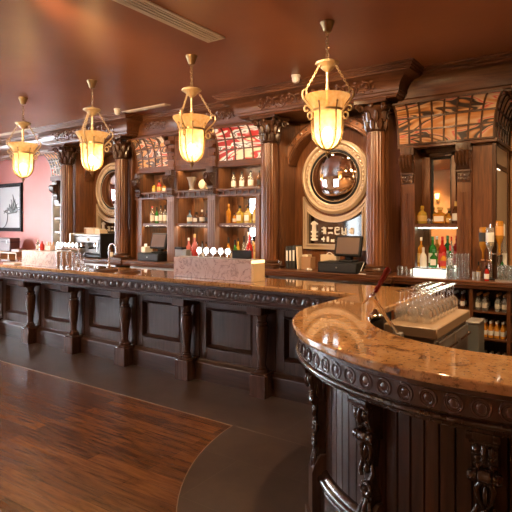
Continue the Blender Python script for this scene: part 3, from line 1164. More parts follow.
def mirror_niche(label):
    t = thing('mirror_niche', label, 'mirror bay', (MX, 6.3, ZC))
    hw = .70
    obj('back_panel', MB().box(MX - .9, MX + .9, 6.68, 6.72, ZC, 3.24), M['mahog'], t, True)
    for sx in (-1, 1):
        x0, x1 = sorted((MX + sx * hw, MX + sx * .90))
        obj('side_pilaster', MB().box(x0, x1, 6.27, 6.70, ZC, 3.235, .004), M['mahog'], t, True)
        fluted_column(t, MX + sx * .789, YC, ZC, 3.235)
        # raised side panel on the reveal
        obj('reveal_panel', MB().box(*sorted((MX + sx * hw, MX + sx * (hw - .012))), 6.33, 6.62, ZC + .18, 2.70, .004), M['mahog'], t, True)
    obj('soffit', MB().box(MX - 1.20, MX + 1.10, 5.98, 6.72, 3.236, 3.262, .003), M['mahogH'], t, True)
    co = MB().sweep(CORN, [(MX - 1.20, 6.74), (MX - 1.20, 5.98), (MX + 1.10, 5.98), (MX + 1.10, 6.74)])
    c_ = obj('cornice', co, M['mahogH'], t, True, smooth=32)
    obj('scroll_carving', scrollwork(MX - .86, MX + .86, 5.872, 3.375, .13, .75), M['mahog'], c_, True, smooth=60)
    # arch
    A_, B_ = [], []
    for i in range(41):
        a = R(16 + 148 * i / 40)
        A_.append((MX + max(-hw, min(hw, .70 * math.cos(a))), MZ + .70 * math.sin(a)))
        B_.append((MX + max(-hw, min(hw, .84 * math.cos(a))), MZ + .84 * math.sin(a)))
    ar = MB().strip(A_, B_, 6.46, 6.68)
    o = obj('arch_moulding', ar, M['mahog'], t, True)
    rb = MB()
    for rr, w in ((.715, .012), (.745, .008), (.825, .012)):
        pts = []
        for i in range(37):
            a = R(20 + 140 * i / 36)
            if abs(rr * math.cos(a)) < hw - .01:
                pts.append((MX + rr * math.cos(a), 6.458, MZ + rr * math.sin(a)))
        rb.tube(pts, w, 6)
    obj('arch_bead', rb, M['mahogD'], o, True)
    for i in range(15):
        a = R(38 + 104 * i / 14)
        obj('arch_rosette', MB().ball((MX + .785 * math.cos(a), 6.458, MZ + .785 * math.sin(a)), (.022, .012, .022), 8, 5), M['mahogD'], o, True)
    # round convex mirror
    GX = MX - .03
    mm = tr(GX, 6.68, MZ) @ rotx(R(90))
    rn = MB().lathe([(.388, 0), (.388, .05), (.398, .062), (.413, .066), (.418, .05), (.462, .05), (.470, .075), (.486, .085), (.502, .078), (.512, .06), (.526, .05), (.530, .03), (.530, 0)], 64, m=mm)
    ring = obj('mirror_ring', rn, M['gilt'], t, True)
    for i in range(44):
        a = 2 * PI * i / 44
        obj('bead', MB().ball((GX + .440 * math.cos(a), 6.626, MZ + .440 * math.sin(a)), (.019, .014, .019), 8, 5), M['gilt'], ring, True)
    obj('inner_band', MB().lathe([(.352, 0), (.352, .045), (.362, .055), (.388, .05), (.388, 0)], 64, m=mm), M['black'], ring, True)
    gp = [(.356 * math.sin(R(90 * i / 14)), .045 + .080 * math.cos(R(90 * i / 14))) for i in range(15)]
    obj('convex_mirror', MB().lathe(list(reversed(gp)), 64, m=mm), M['mirror'], ring, True, smooth=180, wn=False)
    # lower frame with concave top
    def loop(x, zb, r):
        pts = [(GX - x, zb), (GX + x, zb)]
        a1 = math.asin(min(1, x / r))
        for i in range(25):
            a = a1 - 2 * a1 * i / 24
            pts.append((GX + r * math.sin(a), MZ - r * math.cos(a)))
        return pts
    fr_ = MB()
    for (xa, za, ra, xb, zb_, rb_, y0) in ((.50, 1.36, .565, .475, 1.385, .592, 6.615), (.475, 1.385, .592, .445, 1.415, .625, 6.632), (.445, 1.415, .625, .425, 1.435, .645, 6.60)):
        fr_.strip(loop(xa, za, ra), loop(xb, zb_, rb_), y0, 6.68, closed=True)
    lfm = obj('lower_frame', fr_, M['gilt'], t, True)
    lp = loop(.43, 1.43, .64)
    g = MB().add([(x, 6.665, z) for x, z in lp], [tuple(range(len(lp)))])
    obj('lower_mirror', g, mat('etched_mirror', (.28, .27, .26), .05, 1), lfm, True, smooth=0)
    et = MB()
    rn_ = random.Random(3)
    cells = [(-.40, 1.47, .13, .30, 9)] + [(-.22 + .105 * q, 1.575, .085, .10, 4) for q in range(5)] + [(-.22 + .075 * q, 1.465, .06, .08, 3) for q in range(8)]
    for (x0, z0, w_, h_, ns) in cells:
        for q in range(ns):
            u0, v0 = rn_.uniform(.1, .9), rn_.uniform(.05, .95)
            if rn_.random() < .5:
                pts = [(u0, .04), (u0 + rn_.uniform(-.1, .1), .5), (u0, .96)]
            else:
                pts = [(.08, v0), (.5, v0 + rn_.uniform(-.15, .15)), (.92, v0)]
            et.tube([(GX + x0 + w_ * u, 6.660, z0 + h_ * min(1, max(0, v))) for u, v in pts], [.010, .013, .010], 4)
    obj('etched_pattern', et, M['paper'], lfm, True, smooth=0)
    return t


mn = mirror_niche('mahogany mirror bay with gilt round mirror behind the black till and books')
m2 = dup(mn, (MX - 4.71, 6.3, ZC), 'mahogany mirror bay with gilt round mirror behind the coffee machine')

for cx_ in (MX, MX - 4.71):
    for dx in (-.35, .35):
        aimed((cx_ + dx, 6.22, 3.225), (cx_ + dx * .9, 6.62, 2.0), 30, 100, (1, .72, .44), .03)

# ---- lattice canopies
def lattice(root, xa, xb, cols, mglass, z0=2.69, z1=3.18, y0=6.28, y1=6.11, xtop=0.0, barmat=None, side=None):
    """curved glazed canopy; side=(y_back,) adds a return to the right"""
    N_ = 8
    prof = []
    for i in range(N_ + 1):
        t_ = i / N_
        a = t_ * R(82)
        prof.append((y0 - (y0 - y1) * (1 - math.cos(a)) / (1 - math.cos(R(82))), z0 + (z1 - z0) * math.sin(a) / math.sin(R(82)) * (1 if t_ < 1 else 1), t_))
    g = MB()
    fr = MB()

    def X(u, t_):
        return xa + u * (xb + xtop * (1 - math.cos(t_ * R(82))) / (1 - math.cos(R(82))) - xa)
    nu = cols * 2
    vs_ = []
    for (y, z, t_) in prof:
        for i in range(nu + 1):
            vs_.append((X(i / nu, t_), y, z))
    fs_ = []
    for i in range(N_):
        for j in range(nu):
            k0 = i * (nu + 1) + j
            fs_.append((k0, k0 + 1, k0 + nu + 2, k0 + nu + 1))
    g.add(vs_, fs_)
    for c in range(cols + 1):
        fr.tube([(X(c / cols, t_), y - .006, z) for (y, z, t_) in prof], .014, 4)
    for q in (0, 1 / 3, 2 / 3, 1):
        i = min(range(N_ + 1), key=lambda k_: abs(prof[k_][1] - (z0 + (z1 - z0) * q)))
        y, z, t_ = prof[i]
        fr.tube([(X(0, t_), y - .006, z), (X(1, t_), y - .006, z)], .014, 4)
    if side:
        yb = side
        ns = 5
        vs_ = []
        for (y, z, t_) in prof:
            for i in range(ns + 1):
                vs_.append((X(1, t_), y + (yb - y) * i / ns, z))
        fs_ = []
        for i in range(N_):
            for j in range(ns):
                k0 = i * (ns + 1) + j
                fs_.append((k0, k0 + 1, k0 + ns + 2, k0 + ns + 1))
        g.add(vs_, fs_)
        for c in range(ns + 1):
            fr.tube([(X(1, t_) + .006, y + (yb - y) * c / ns, z) for (y, z, t_) in prof], .011, 4)
        for q in (0, 1 / 3, 2 / 3, 1):
            i = min(range(N_ + 1), key=lambda k_: abs(prof[k_][1] - (z0 + (z1 - z0) * q)))
            y, z, t_ = prof[i]
            fr.tube([(X(1, t_) + .006, y, z), (X(1, t_) + .006, yb, z)], .011, 4)
    f_ = obj('lattice_frame', fr, barmat or M['mahog'], root, True, smooth=30)
    obj('stained_glass', g, mglass, f_, True, smooth=60, wn=False)


def scroll_bracket(x, y, z0, z1, w):
    """carved console: block with square rosette, rolled leaf, beaded foot (front faces -y)"""
    g = MB()
    h = z1 - z0
    g.box(x - w / 2, x + w / 2, y - .06, y + .03, z1 - h * .22, z1, .004)
    g.box(x - w * .3, x + w * .3, y - .068, y - .05, z1 - h * .17, z1 - h * .05, .003)
    side = [(y + .03, z1 - h * .22), (y - .10, z1 - h * .22), (y - .125, z1 - h * .34), (y - .11, z1 - h * .5), (y - .06, z1 - h * .62), (y - .03, z1 - h * .7), (y + .03, z1 - h * .7)]
    g.prism(side, x - w * .42, x + w * .42, m=SWAP)
    for k_ in range(4):
        u = x - w * .36 + w * .72 * k_ / 3
        g.tube([(u, y - .09, z1 - h * .23), (u, y - .13, z1 - h * .33), (u, y - .118, z1 - h * .49), (u, y - .07, z1 - h * .60)], [w * .09, w * .12, w * .11, w * .06], 6)
    for sx in (-1, 1):
        g.torus((x + sx * w * .44, y - .075, z1 - h * .37), .030, .010, 14, 6, axis='x')
    g.box(x - w * .48, x + w * .48, y - .05, y + .03, z1 - h * .76, z1 - h * .70, .003)
    g.box(x - w * .42, x + w * .42, y - .03, y + .03, z0, z1 - h * .76, .003)
    for r_ in range(2):
        for k_ in range(4):
            g.ball((x - w * .33 + w * .66 * k_ / 3, y - .03, z0 + h * (.06 + .1 * r_)), (w * .09, .012, h * .045), 8, 5)
    return g


def gallery(x0, x1, y, z0, z1):
    g = MB()
    g.box(x0, x1, y - .012, y + .012, z0, z0 + .022, .002).box(x0, x1, y - .012, y + .012, z1 - .018, z1, .002)
    n = max(3, int((x1 - x0) / .11))
    for i in range(n + 1):
        u = x0 + .01 + (x1 - x0 - .02) * i / n
        g.box(u - .008, u + .008, y - .009, y + .009, z0, z1)
    return g


# ---- recessed cornice run behind the mirror-bay cornices
def niche_out(z):
    q = CORN[1:-1]
    if z < 3.236:
        return 0
    for (o0, z0), (o1, z1) in zip(q, q[1:]):
        if z0 <= z <= z1 and z1 > z0:
            return o0 + (o1 - o0) * (z - z0) / (z1 - z0)
    return 0


def low_cornice(root, x0, x1, y=6.34, side_back=None, cut0=True, cut1=True):
    pr = [(-.05, 3.17)] + [(o + .0, z) for o, z in CORN[1:-1]] + [(-.05, H)]
    pr = [(-.05, 3.17), (.10, 3.17), (.115, 3.18), (.115, 3.205), (.135, 3.21), (.14, 3.235), (.155, 3.245)]
    pr += [(.155 + .09 * (1 - math.cos(R(a))), 3.25 + .22 * math.sin(R(a))) for a in range(12, 91, 13)]
    pr += [(.25, 3.475), (.25, 3.50), (.27, 3.506), (.27, 3.53), (.30, 3.536), (.30, H), (-.05, H), (-.05, 3.542), (-.05, 3.50), (-.05, 3.475), (-.05, 3.44), (-.05, 3.38), (-.05, 3.305), (-.05, 3.24)]
    path = [(x0, y), (x1, y)] + ([(x1, side_back)] if side_back else [])
    g = MB().sweep(pr, path)
    out = []
    for (vx, vy, vz) in g.v:
        if cut0 and abs(vx - x0) < 1e-4:
            vx += niche_out(vz) + .022
        elif cut1 and abs(vx - x1) < 1e-4 and not side_back:
            vx -= niche_out(vz) + .022
        out.append((vx, vy, vz))
    g.v = out
    g.f = g.f[2:]
    return obj('cornice', g, M['mahogH'], root, True, smooth=32)


# ---- the bottle shelves between the mirror bays
SX0, SX1 = MX - 4.71 + .999, MX - .999      # -7.033 .. -4.143
P1, P2 = -6.05, -5.17
YS = 6.27
YBK = 6.66


def shelf_bay(name, label, x0, x1, lat, mg, mirror, extra):
    t = thing(name, label, 'shelf unit', ((x0 + x1) / 2, 6.45, ZC))
    obj('back_panel', MB().box(x0, x1, YBK, YBK + .03, ZC, 3.2), M['mahog'], t, True)
    for nm, z, d in (('shelf', 1.735, .0), ('shelf', 2.275, .0)):
        s_ = obj(nm, MB().box(x0, x1, YS, YBK, z - .042, z, .004), M['mahogH'], t, True)
        obj('shelf_lip', MB().box(x0, x1, YS + .001, YS + .012, z - .052, z - .0425), M['mahogH'], s_, True)
        obj('strip_light', MB().box(x0 + .05, x1 - .05, YS + .016 + (.065 if z > 2 else 0), YS + .060 + (.075 if z > 2 else 0), z - .048, z - .0425), M['strip'], s_, True)
    obj('top_rail', MB().box(x0, x1, YS - .01, YS + .05, 2.60, 2.69, .004), M['mahogH'], t, True)
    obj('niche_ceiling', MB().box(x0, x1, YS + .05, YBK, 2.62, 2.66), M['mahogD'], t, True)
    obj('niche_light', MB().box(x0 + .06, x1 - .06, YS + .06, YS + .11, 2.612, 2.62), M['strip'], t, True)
    obj('gallery_shade_board', MB().box(x0, x1, YS + .062, YS + .075, 2.150, 2.232), M['mahogD'], t, True)  # dark board added to keep the gallery openings in shade
    obj('gallery_rail', gallery(x0, x1, YS - .015, 2.150, 2.262), M['mahog'], t, True)
    a, b_ = mirror
    mf = MB()
    for (u0, u1, v0, v1) in ((a, b_, ZC + .06, 1.66), (a, b_, 1.77, 2.16)):
        mf.box(u0 - .035, u0, YBK - .02, YBK, v0, v1).box(u1, u1 + .035, YBK - .02, YBK, v0, v1)
        mf.box(u0 - .035, u1 + .035, YBK - .02, YBK, v1 - .001, v1 + .034).box(u0 - .035, u1 + .035, YBK - .02, YBK, v0 - .034, v0 + .001)
        p = MB().box(u0, u1, YBK - .010, YBK - .002, v0, v1)
        obj('mirror_pane', p, M['mirror'], t, True, smooth=0)
    obj('mirror_frame', mf, M['mahog'], t, True)
    if lat:
        lattice(t, x0 + .02, x1 - .02, lat, mg)
    else:
        obj('plain_fascia', MB().box(x0, x1, YS - .02, YS + .03, 2.69, 3.18, .004).box(x0 + .10, x1 - .10, YS - .03, YS - .015, 2.77, 3.10, .008), M['mahog'], t, True)
    extra(t)
    lc0, lc1 = max(x0, MX - 4.71 + 1.10), min(x1, MX - 1.20)
    low_cornice(t, lc0, lc1, cut0=lc0 > x0, cut1=lc1 < x1)
    obj('head_board', MB().box(x0 + (.045 if x0 < -7 else 0), x1 - (.045 if x1 > -4.3 else 0), 6.19, 6.42, 3.185, 3.232, .003), M['mahogH'], t, True)
    return t


def ex_left(t):
    obj('side_panel', MB().box(SX0, SX0 + .05, YS, YBK, ZC, 3.2, .004), M['mahog'], t, True)
    obj('pilaster', MB().box(SX0 + .05, SX0 + .17, YS - .02, YS + .04, ZC, 2.165, .004), M['mahog'], t, True)
    obj('scroll_bracket', scroll_bracket(SX0 + .11, YS - .02, 2.20, 2.60, .13), M['mahogD'], t, True, smooth=50)
    obj('scroll_carving', scrollwork(SX0 + .35, SX0 + .85, 6.13, 3.375, .12, .45), M['mahog'], t, True, smooth=60)


def ex_mid(t):
    for px in (P1, P2):
        p = obj('pilaster', MB().box(px - .077, px + .077, YS - .06, YS + .05, ZC, 2.17, .004), M['pil'], t, True)
        fl_ = MB()
        for k_ in range(3):
            u = px - .04 + .04 * k_
            fl_.box(u - .012, u + .012, YS - .068, YS - .055, ZC + .15, 2.10, .005)
        obj('fluting', fl_, M['pil'], p, True)
        obj('pilaster_side', MB().box(px - .075, px + .075, YS + .05, YBK, ZC, 2.24, .004), M['mahog'], p, True)
        obj('scroll_bracket', scroll_bracket(px + .0, YS - .05, 2.19, 2.62, .14), M['mahogD'], t, True, smooth=50)
        cap = MB()
        for k_ in range(4):
            cap.box(px - .06 - .005 * k_, px + .06 + .005 * k_, YS - .05 - .03 * k_, YS + .05, 2.66 + .125 * k_, 2.70 + .125 * k_ + .02, .004)
        cap.box(px - .07, px + .07, YS - .04, YS + .05, 2.62, 3.18, .004)
        obj('stepped_bracket', cap, M['mahog'], t, True)
        obj('upper_divider', MB().box(px - .06, px + .06, YS + .05, YBK, 2.275, 3.18), M['mahog'], t, True)


def ex_right(t):
    obj('side_panel', MB().box(SX1 - .05, SX1, YS, YBK, ZC, 3.2, .004), M['mahog'], t, True)
    obj('pilaster', MB().box(SX1 - .13, SX1 - .05, YS - .02, YS + .04, ZC, 2.165, .004), M['mahog'], t, True)
    obj('scroll_carving', scrollwork(SX1 - .95, SX1 - .45, 6.13, 3.375, .12, .45), M['mahog'], t, True, smooth=60)


shelf_bay('shelf_bay', 'mahogany bottle shelf bay with dark stained glass canopy behind the left till screen', SX0, P1 - .079, 5, M['sg_brown'], (-6.92, -6.52), ex_left)
shelf_bay('shelf_bay', 'mahogany bottle shelf bay with plain fascia and two fluted pilasters, middle of the bottle shelves', P1 - .077, P2 + .077, 0, None, (-5.90, -5.55), ex_mid)
shelf_bay('shelf_bay', 'mahogany bottle shelf bay under a red and white stained glass canopy', P2 + .079, SX1, 5, M['sg_red'], (-4.98, -4.46), ex_right)

# ---- right bay with narrow mirror
RX0, RX1 = MX + .999, -1.12
rb_ = thing('glazed_display_bay', 'mahogany display bay with amber stained glass canopy and narrow tall mirror, right end', 'shelf unit', ((RX0 + RX1) / 2, 6.5, ZC))
YR = 6.40
obj('back_panel', MB().box(RX0, RX1, 6.72, 6.75, ZC, 3.2), M['mahog'], rb_, True)
obj('wall_panel', MB().box(-1.37, RX1, YR, 6.72, ZC, 2.69, .004), M['mahog'], rb_, True)
obj('wall_panel', MB().box(RX0, -2.19, YR + .02, 6.72, ZC, 2.69, .004), M['mahog'], rb_, True)
for x0, x1 in ((-2.19, -2.03), (-1.53, -1.37)):
    p = obj('pilaster', MB().box(x0, x1, YR - .05, YR + .04, ZC, 2.62, .004).box(x0 + .01, x1 - .01, YR, 6.72, ZC, 2.69), M['mahog'], rb_, True)
    fl_ = MB()
    for k_ in range(4):
        u = x0 + .04 + (x1 - x0 - .08) * k_ / 3
        fl_.box(u - .007, u + .007, YR - .056, YR - .045, ZC + .12, 2.10, .003)
    obj('fluting', fl_, M['mahog'], p, True)
    obj('scroll_bracket', scroll_bracket((x0 + x1) / 2, YR - .05, 2.22, 2.67, .17), M['mahogD'], p, True, smooth=50)
obj('top_rail', MB().box(RX0, RX1 + .03, YR - .09, YR + .05, 2.655, 2.70, .004), M['mahogH'], rb_, True)
sh = obj('shelf', MB().box(-2.03, -1.53, YR - .03, 6.70, 1.68, 1.725, .004), M['mahogH'], rb_, True)
obj('strip_light', MB().box(-1.99, -1.57, 6.60, 6.62, 1.668, 1.68), M['stripg'], sh, True)
obj('strip_light', MB().box(-1.99, -1.57, 6.38, 6.395, 1.668, 1.68), M['stripg'], sh, True)
mf = MB()
mx0, mx1 = -1.93, -1.66
for (u0, u1, v0, v1, yy) in ((mx0 - .11, mx1 + .11, 1.73, 2.68, 6.66), (mx0 - .05, mx1 + .05, 1.73, 2.62, 6.63)):
    q = .055
    mf.box(u0, u0 + q, yy, 6.72, v0, v1, .004).box(u1 - q, u1, yy, 6.72, v0, v1, .004).box(u0, u1, yy, 6.72, v1 - q, v1, .004)
obj('mirror_frame', mf, M['mahog'], rb_, True)
obj('black_mirror_edge', MB().box(mx0 - .005, mx0 + .025, 6.68, 6.70, 1.73, 2.57).box(mx1 - .03, mx1 + .005, 6.68, 6.70, 1.73, 2.57).box(mx0, mx1, 6.68, 6.70, 2.54, 2.575), M['black'], rb_, True)
obj('mirror_pane', MB().box(mx0, mx1, 6.70, 6.715, 1.73, 2.57).box(-1.95, -1.62, 6.70, 6.715, ZC, 1.67), M['mirror'], rb_, True, smooth=0)
lattice(rb_, RX0 + .02, RX1, 8, M['sg_orange'], barmat=M['mahogD'], z0=2.70, z1=3.17, y0=6.30, y1=6.10, xtop=.13, side=7.15)
low_cornice(rb_, MX + 1.10, RX1 + .08, side_back=7.38)
obj('head_board', MB().box(RX0 + .045, RX1, 6.19, 6.42, 3.185, 3.232, .003), M['mahogH'], rb_, True)
# glazed right side of the bay
sd = MB()
sd.box(RX1 - .03, RX1 + .012, 6.36, 6.42, ZC, 2.69, .004).box(RX1 - .03, RX1 + .012, 7.14, 7.22, ZC, 2.69, .004)
for z in (ZC, 2.36, 2.62):
    sd.box(RX1 - .03, RX1 + .012, 6.42, 7.14, z, z + .06, .004)
so = obj('side_frame', sd, M['mahogD'], rb_, True)
obj('side_pane', MB().box(RX1 - .004, RX1 + .004, 6.42, 7.14, ZC + .06, 2.62), mat('beige_lit_wall_colour', (.56, .42, .28), .3), so, True)  # beige colour stands in for the lit wall behind the glass
obj('strip_light', MB().box(RX1 + .005, RX1 + .012, 6.45, 6.62, 2.353, 2.359), M['dimstrip'], so, True)
obj('side_top_rail', MB().box(RX1 - .03, RX1 + .03, 6.46, 7.3, 2.655, 2.70, .004), M['mahogH'], so, True)

# ---- end of the back bar, further to the right, out of the light
eb = thing('end_cupboard', 'dark tall mahogany end cupboard beyond the glazed display bay', 'cupboard', (0, 7.3, 0))
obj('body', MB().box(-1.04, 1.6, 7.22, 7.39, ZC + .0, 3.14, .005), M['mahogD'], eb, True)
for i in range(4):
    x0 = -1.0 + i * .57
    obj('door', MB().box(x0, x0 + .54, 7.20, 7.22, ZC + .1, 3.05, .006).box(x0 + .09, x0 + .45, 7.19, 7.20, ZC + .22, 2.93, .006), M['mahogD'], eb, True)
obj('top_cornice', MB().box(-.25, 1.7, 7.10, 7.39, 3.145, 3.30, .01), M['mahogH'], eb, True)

# ---- narrow bay at the far left
LX0, LX1 = -9.46, MX - 4.71 - .999
lb = thing('end_shelf_bay', 'narrow lit shelf bay with pale lattice canopy beside the pink wall, far left', 'shelf unit', ((LX0 + LX1) / 2, 6.5, ZC))
obj('side_panel', MB().box(LX0, LX0 + .05, 6.28, 6.74, ZC, 2.69, .004), mat('painted_grey_blue_edge', (.42, .43, .46), .5), lb, True)
obj('back_panel', MB().box(LX0 + .05, LX1, 6.70, 6.74, ZC, 3.2), M['mahog'], lb, True)
for z in (1.30, 1.58, 1.86, 2.14):
    s_ = obj('shelf', MB().box(LX0 + .05, LX1, 6.30, 6.70, z - .03, z, .004), M['mahogH'], lb, True)
    obj('shelf_lip', MB().box(LX0 + .05, LX1, 6.302, 6.315, z - .042, z - .031), M['mahogH'], s_, True)
    obj('strip_light', MB().box(LX0 + .08, LX1 - .04, 6.32, 6.336, z - .036, z - .0305), M['strip'], s_, True)
obj('top_rail', MB().box(LX0, LX1, 6.24, 6.72, 2.60, 2.69, .004), M['mahogH'], lb, True)
obj('scroll_bracket', scroll_bracket(LX0 + .20, 6.26, 2.20, 2.60, .16), M['mahogD'], lb, True, smooth=50)
obj('pilaster', MB().box(LX0 + .12, LX0 + .28, 6.26, 6.32, 2.14, 2.60, .004).box(LX1 - .2, LX1, 6.27, 6.34, ZC, 2.6, .004), M['mahogD'], lb, True)
lattice(lb, LX0 + .02, LX1 - .05, 5, M['sg_brown'], z0=2.69, z1=3.14, y0=6.28, y1=6.04, barmat=mat('pale_lattice_paint', (.42, .36, .33), .4))
low_cornice(lb, XL + .01, MX - 4.71 - 1.20, cut0=False)
obj('head_board', MB().box(LX0, LX1 - .045, 6.19, 6.42, 3.16, 3.232, .003), M['mahogH'], lb, True)


# ------------------------------------------------------------------ pendant lamps over the bar
LANTERN_W = 85


def pendant(label, loc):
    t = thing('pendant_lantern', label, 'pendant lamp', loc, 0, 'pendant lanterns over the bar')
    # local z = 0 at the ceiling, downwards negative
    obj('ceiling_rose', MB().lathe([(.066, 0), (.066, -.012), (.060, -.022), (.040, -.075), (.034, -.095), (.018, -.10), (0, -.10)], 24), M['bronze'], t)
    ch = MB()
    for i in range(8):
        mm = tr(0, 0, -.117 - .031 * i) @ rotz(R(90 * (i % 2) + 20))
        ch.torus((0, 0, 0), .013, .0035, 10, 5, m=mm, axis='y', sy=1.5)
    obj('hanging_chain', ch, M['bronze'], t)
    pl_ = MB().lathe([(0, -.345), (.03, -.345), (.05, -.352), (.098, -.362), (.108, -.372), (.104, -.385), (.085, -.392), (.075, -.405), (.06, -.412), (.052, -.43), (.03, -.445), (.012, -.46), (0, -.462)], 32)
    pc = obj('canopy_plate', pl_, M['scroll'], t)
    bd = MB()
    for i in range(14):
        a = 2 * PI * i / 14
        obj('plate_bead', MB().ball((.097 * math.cos(a), .097 * math.sin(a), -.376), (.013, .013, .012), 8, 5), M['scroll'], pc)
    # three suspension chains
    for k_ in range(3):
        a = R(120 * k_)
        p0 = Vector((.080 * math.cos(a), .080 * math.sin(a), -.40))
        p1 = Vector((.226 * math.cos(a), .226 * math.sin(a), -.645))
        d = (p1 - p0)
        n = 12
        c_ = MB()
        q = d.to_track_quat('Z', 'Y').to_matrix().to_4x4()
        for i in range(n):
            mm = tr(*(p0 + d * ((i + .5) / n))) @ q @ rotz(R(90 * (i % 2)))
            c_.torus((0, 0, 0), .009, .0036, 8, 4, m=mm, axis='y', sy=1.6)
        obj('suspension_chain', c_, M['scroll'], t)
    obj('lamp_stem', MB().lathe([(.012, -.455), (.012, -.60), (.020, -.605), (.020, -.62), (.011, -.63), (.011, -.84), (.026, -.85), (.026, -.90), (.012, -.905)], 12), M['scroll'], t)
    # bell shaped amber glass
    pr_ = [(.206, -.672), (.203, -.684), (.188, -.705), (.166, -.735), (.150, -.765), (.141, -.80), (.136, -.85), (.133, -.93), (.131, -1.0), (.124, -1.05), (.106, -1.09), (.078, -1.125), (.045, -1.145), (.012, -1.152)]
    obj('amber_glass_shade', MB().lathe(pr_, 40), M['shade'], t, smooth=60, wn=False)
    obj('light_bulb', MB().ball((0, 0, -1.02), (.046, .046, .06), 16, 10), M['bulb'], t, smooth=180, wn=False)
    # iron cage: band, ribs, scrolls, finial
    obj('band', MB().lathe([(.142, -.800), (.150, -.800), (.150, -.820), (.142, -.820), (.142, -.800)], 40), M['bronze'], t)
    for k_ in range(6):
        a = R(30 + 60 * k_) if k_ % 2 else R(30 + 60 * k_)
        prof = [(.164, -.748), (.160, -.76), (.152, -.79), (.149, -.81), (.145, -.86), (.143, -.95), (.140, -1.01), (.130, -1.065), (.107, -1.107), (.07, -1.144), (.03, -1.164), (.008, -1.168)]
        g = MB().tube([(r_ * math.cos(a), r_ * math.sin(a), z) for r_, z in prof], .0065, 6)
        g.ball((.143 * math.cos(a), .143 * math.sin(a), -1.0), .011, 8, 5)
        g.ball((.165 * math.cos(a), .165 * math.sin(a), -.748), .011, 8, 5)
        obj('rib', g, M['bronze'], t)
    for k_ in range(3):
        a = R(120 * k_)
        ca, sa = math.cos(a), math.sin(a)
        g = MB()
        up = [(.150, -.83), (.165, -.81), (.196, -.775), (.228, -.745), (.252, -.715), (.262, -.685), (.256, -.655), (.238, -.640), (.220, -.648), (.214, -.668), (.222, -.682)]
        dn_ = [(.150, -.835), (.175, -.80), (.205, -.780), (.232, -.786), (.243, -.808), (.234, -.83), (.214, -.832), (.206, -.818)]
        cl = [(.148, -.885), (.165, -.845), (.186, -.838), (.204, -.855), (.205, -.882), (.188, -.90), (.168, -.895), (.160, -.875)]
        for pts in (up, dn_, cl):
            g.tube([(r_ * ca, r_ * sa, z) for r_, z in pts], .0085, 6)
        obj('iron_scroll', g, M['scroll'], t)
        prof = [(.152, -.83), (.148, -.90), (.142, -1.01), (.130, -1.068), (.107, -1.109), (.07, -1.146), (.03, -1.166)]
        obj('rib', MB().tube([(r_ * ca, r_ * sa, z) for r_, z in prof], .0075, 6), M['bronze'], t)
    obj('finial', MB().lathe([(0, -1.150), (.03, -1.155), (.032, -1.165), (.016, -1.175), (.022, -1.19), (.014, -1.205), (.006, -1.215), (.005, -1.235), (0, -1.24)], 16), M['bronze'], t)
    return t


LP = [(-7.07, 'amber glass pendant lantern nearest the pink wall, leftmost of four'), (-5.50, 'amber glass pendant lantern hanging before the left mirror bay, second from left'),
      (-3.80, 'amber glass pendant lantern hanging before the bottle shelves, third from left'), (-2.15, 'largest amber glass pendant lantern, hanging before the middle mirror, rightmost of four')]
l0 = pendant(LP[3][1], (LP[3][0], 4.23, H))


def lamp_rz(x, off):
    return math.atan2(-x, 4.23) + R(off)


l0.rotation_euler.z = lamp_rz(LP[3][0], -28)
for (x, lb), off in zip(LP[:3], (-25, 8, 4)):
    dup(l0, (x, 4.23, H), lb, lamp_rz(x, off))
for x, lb in LP:
    point('lantern_bulb', (x, 4.23, H - 1.02), LANTERN_W, (1, .66, .33), .05)


# ------------------------------------------------------------------ bottles and glasses
def bottle(label, x, y, z, h, r, glass, lab=None, cap='black', kind='spirit', cat='bottle', group=None, name='spirit_bottle', capm=None):
    t = thing(name, label, cat, (x, y, z), group=group)
    if kind == 'spirit':
        pr = [(r * .9, 0), (r, .01), (r, h * .56), (r * .93, h * .63), (r * .6, h * .70), (r * .34, h * .74), (r * .32, h * .90)]
        nk, c0, c1 = r * .36, h * .88, h
    elif kind == 'squat':
        pr = [(r * .9, 0), (r, .01), (r * 1.02, h * .45), (r * .95, h * .58), (r * .55, h * .68), (r * .32, h * .72), (r * .32, h * .84)]
        nk, c0, c1 = r * .42, h * .82, h
    elif kind == 'wine':
        pr = [(r * .9, 0), (r, .01), (r, h * .52), (r * .85, h * .62), (r * .45, h * .72), (r * .36, h * .78), (r * .36, h * .93)]
        nk, c0, c1 = r * .40, h * .78, h
    elif kind == 'square':
        q = r * .92
        m_ = MB().box(-q, q, -q * .7, q * .7, 0, h * .62, .012)
        m_.lathe([(r * .75, h * .60), (r * .6, h * .66), (r * .33, h * .70), (r * .33, h * .85)], 14)
        obj('body', m_, glass, t)
        if lab:
            obj('label', MB().box(-q * .8, q * .8, -q * .7 - .002, q * .7 + .002, h * .14, h * .46, .001), lab, t)
        obj('cap', MB().lathe([(r * .40, h * .84), (r * .40, h), (0, h)], 14), capm or M['black'], t)
        return t
    obj('body', MB().lathe(pr, 18), glass, t, smooth=60)
    if lab:
        obj('label', MB().lathe([(r * 1.012, h * .14), (r * 1.02, h * .15), (r * 1.02, h * .45), (r * 1.012, h * .46)], 18), lab, t)
    obj('cap', MB().lathe([(nk, c0), (nk, c1 - .004), (nk * .85, c1), (0, c1)], 14), capm or M['black'], t)
    return t


def tumbler_mesh(r, h):
    return MB().lathe([(0, 0), (r * .86, 0), (r, h * .5), (r * 1.02, h), (r * .94, h), (r * .90, h * .5), (r * .78, h * .14), (0, h * .12)], 18)


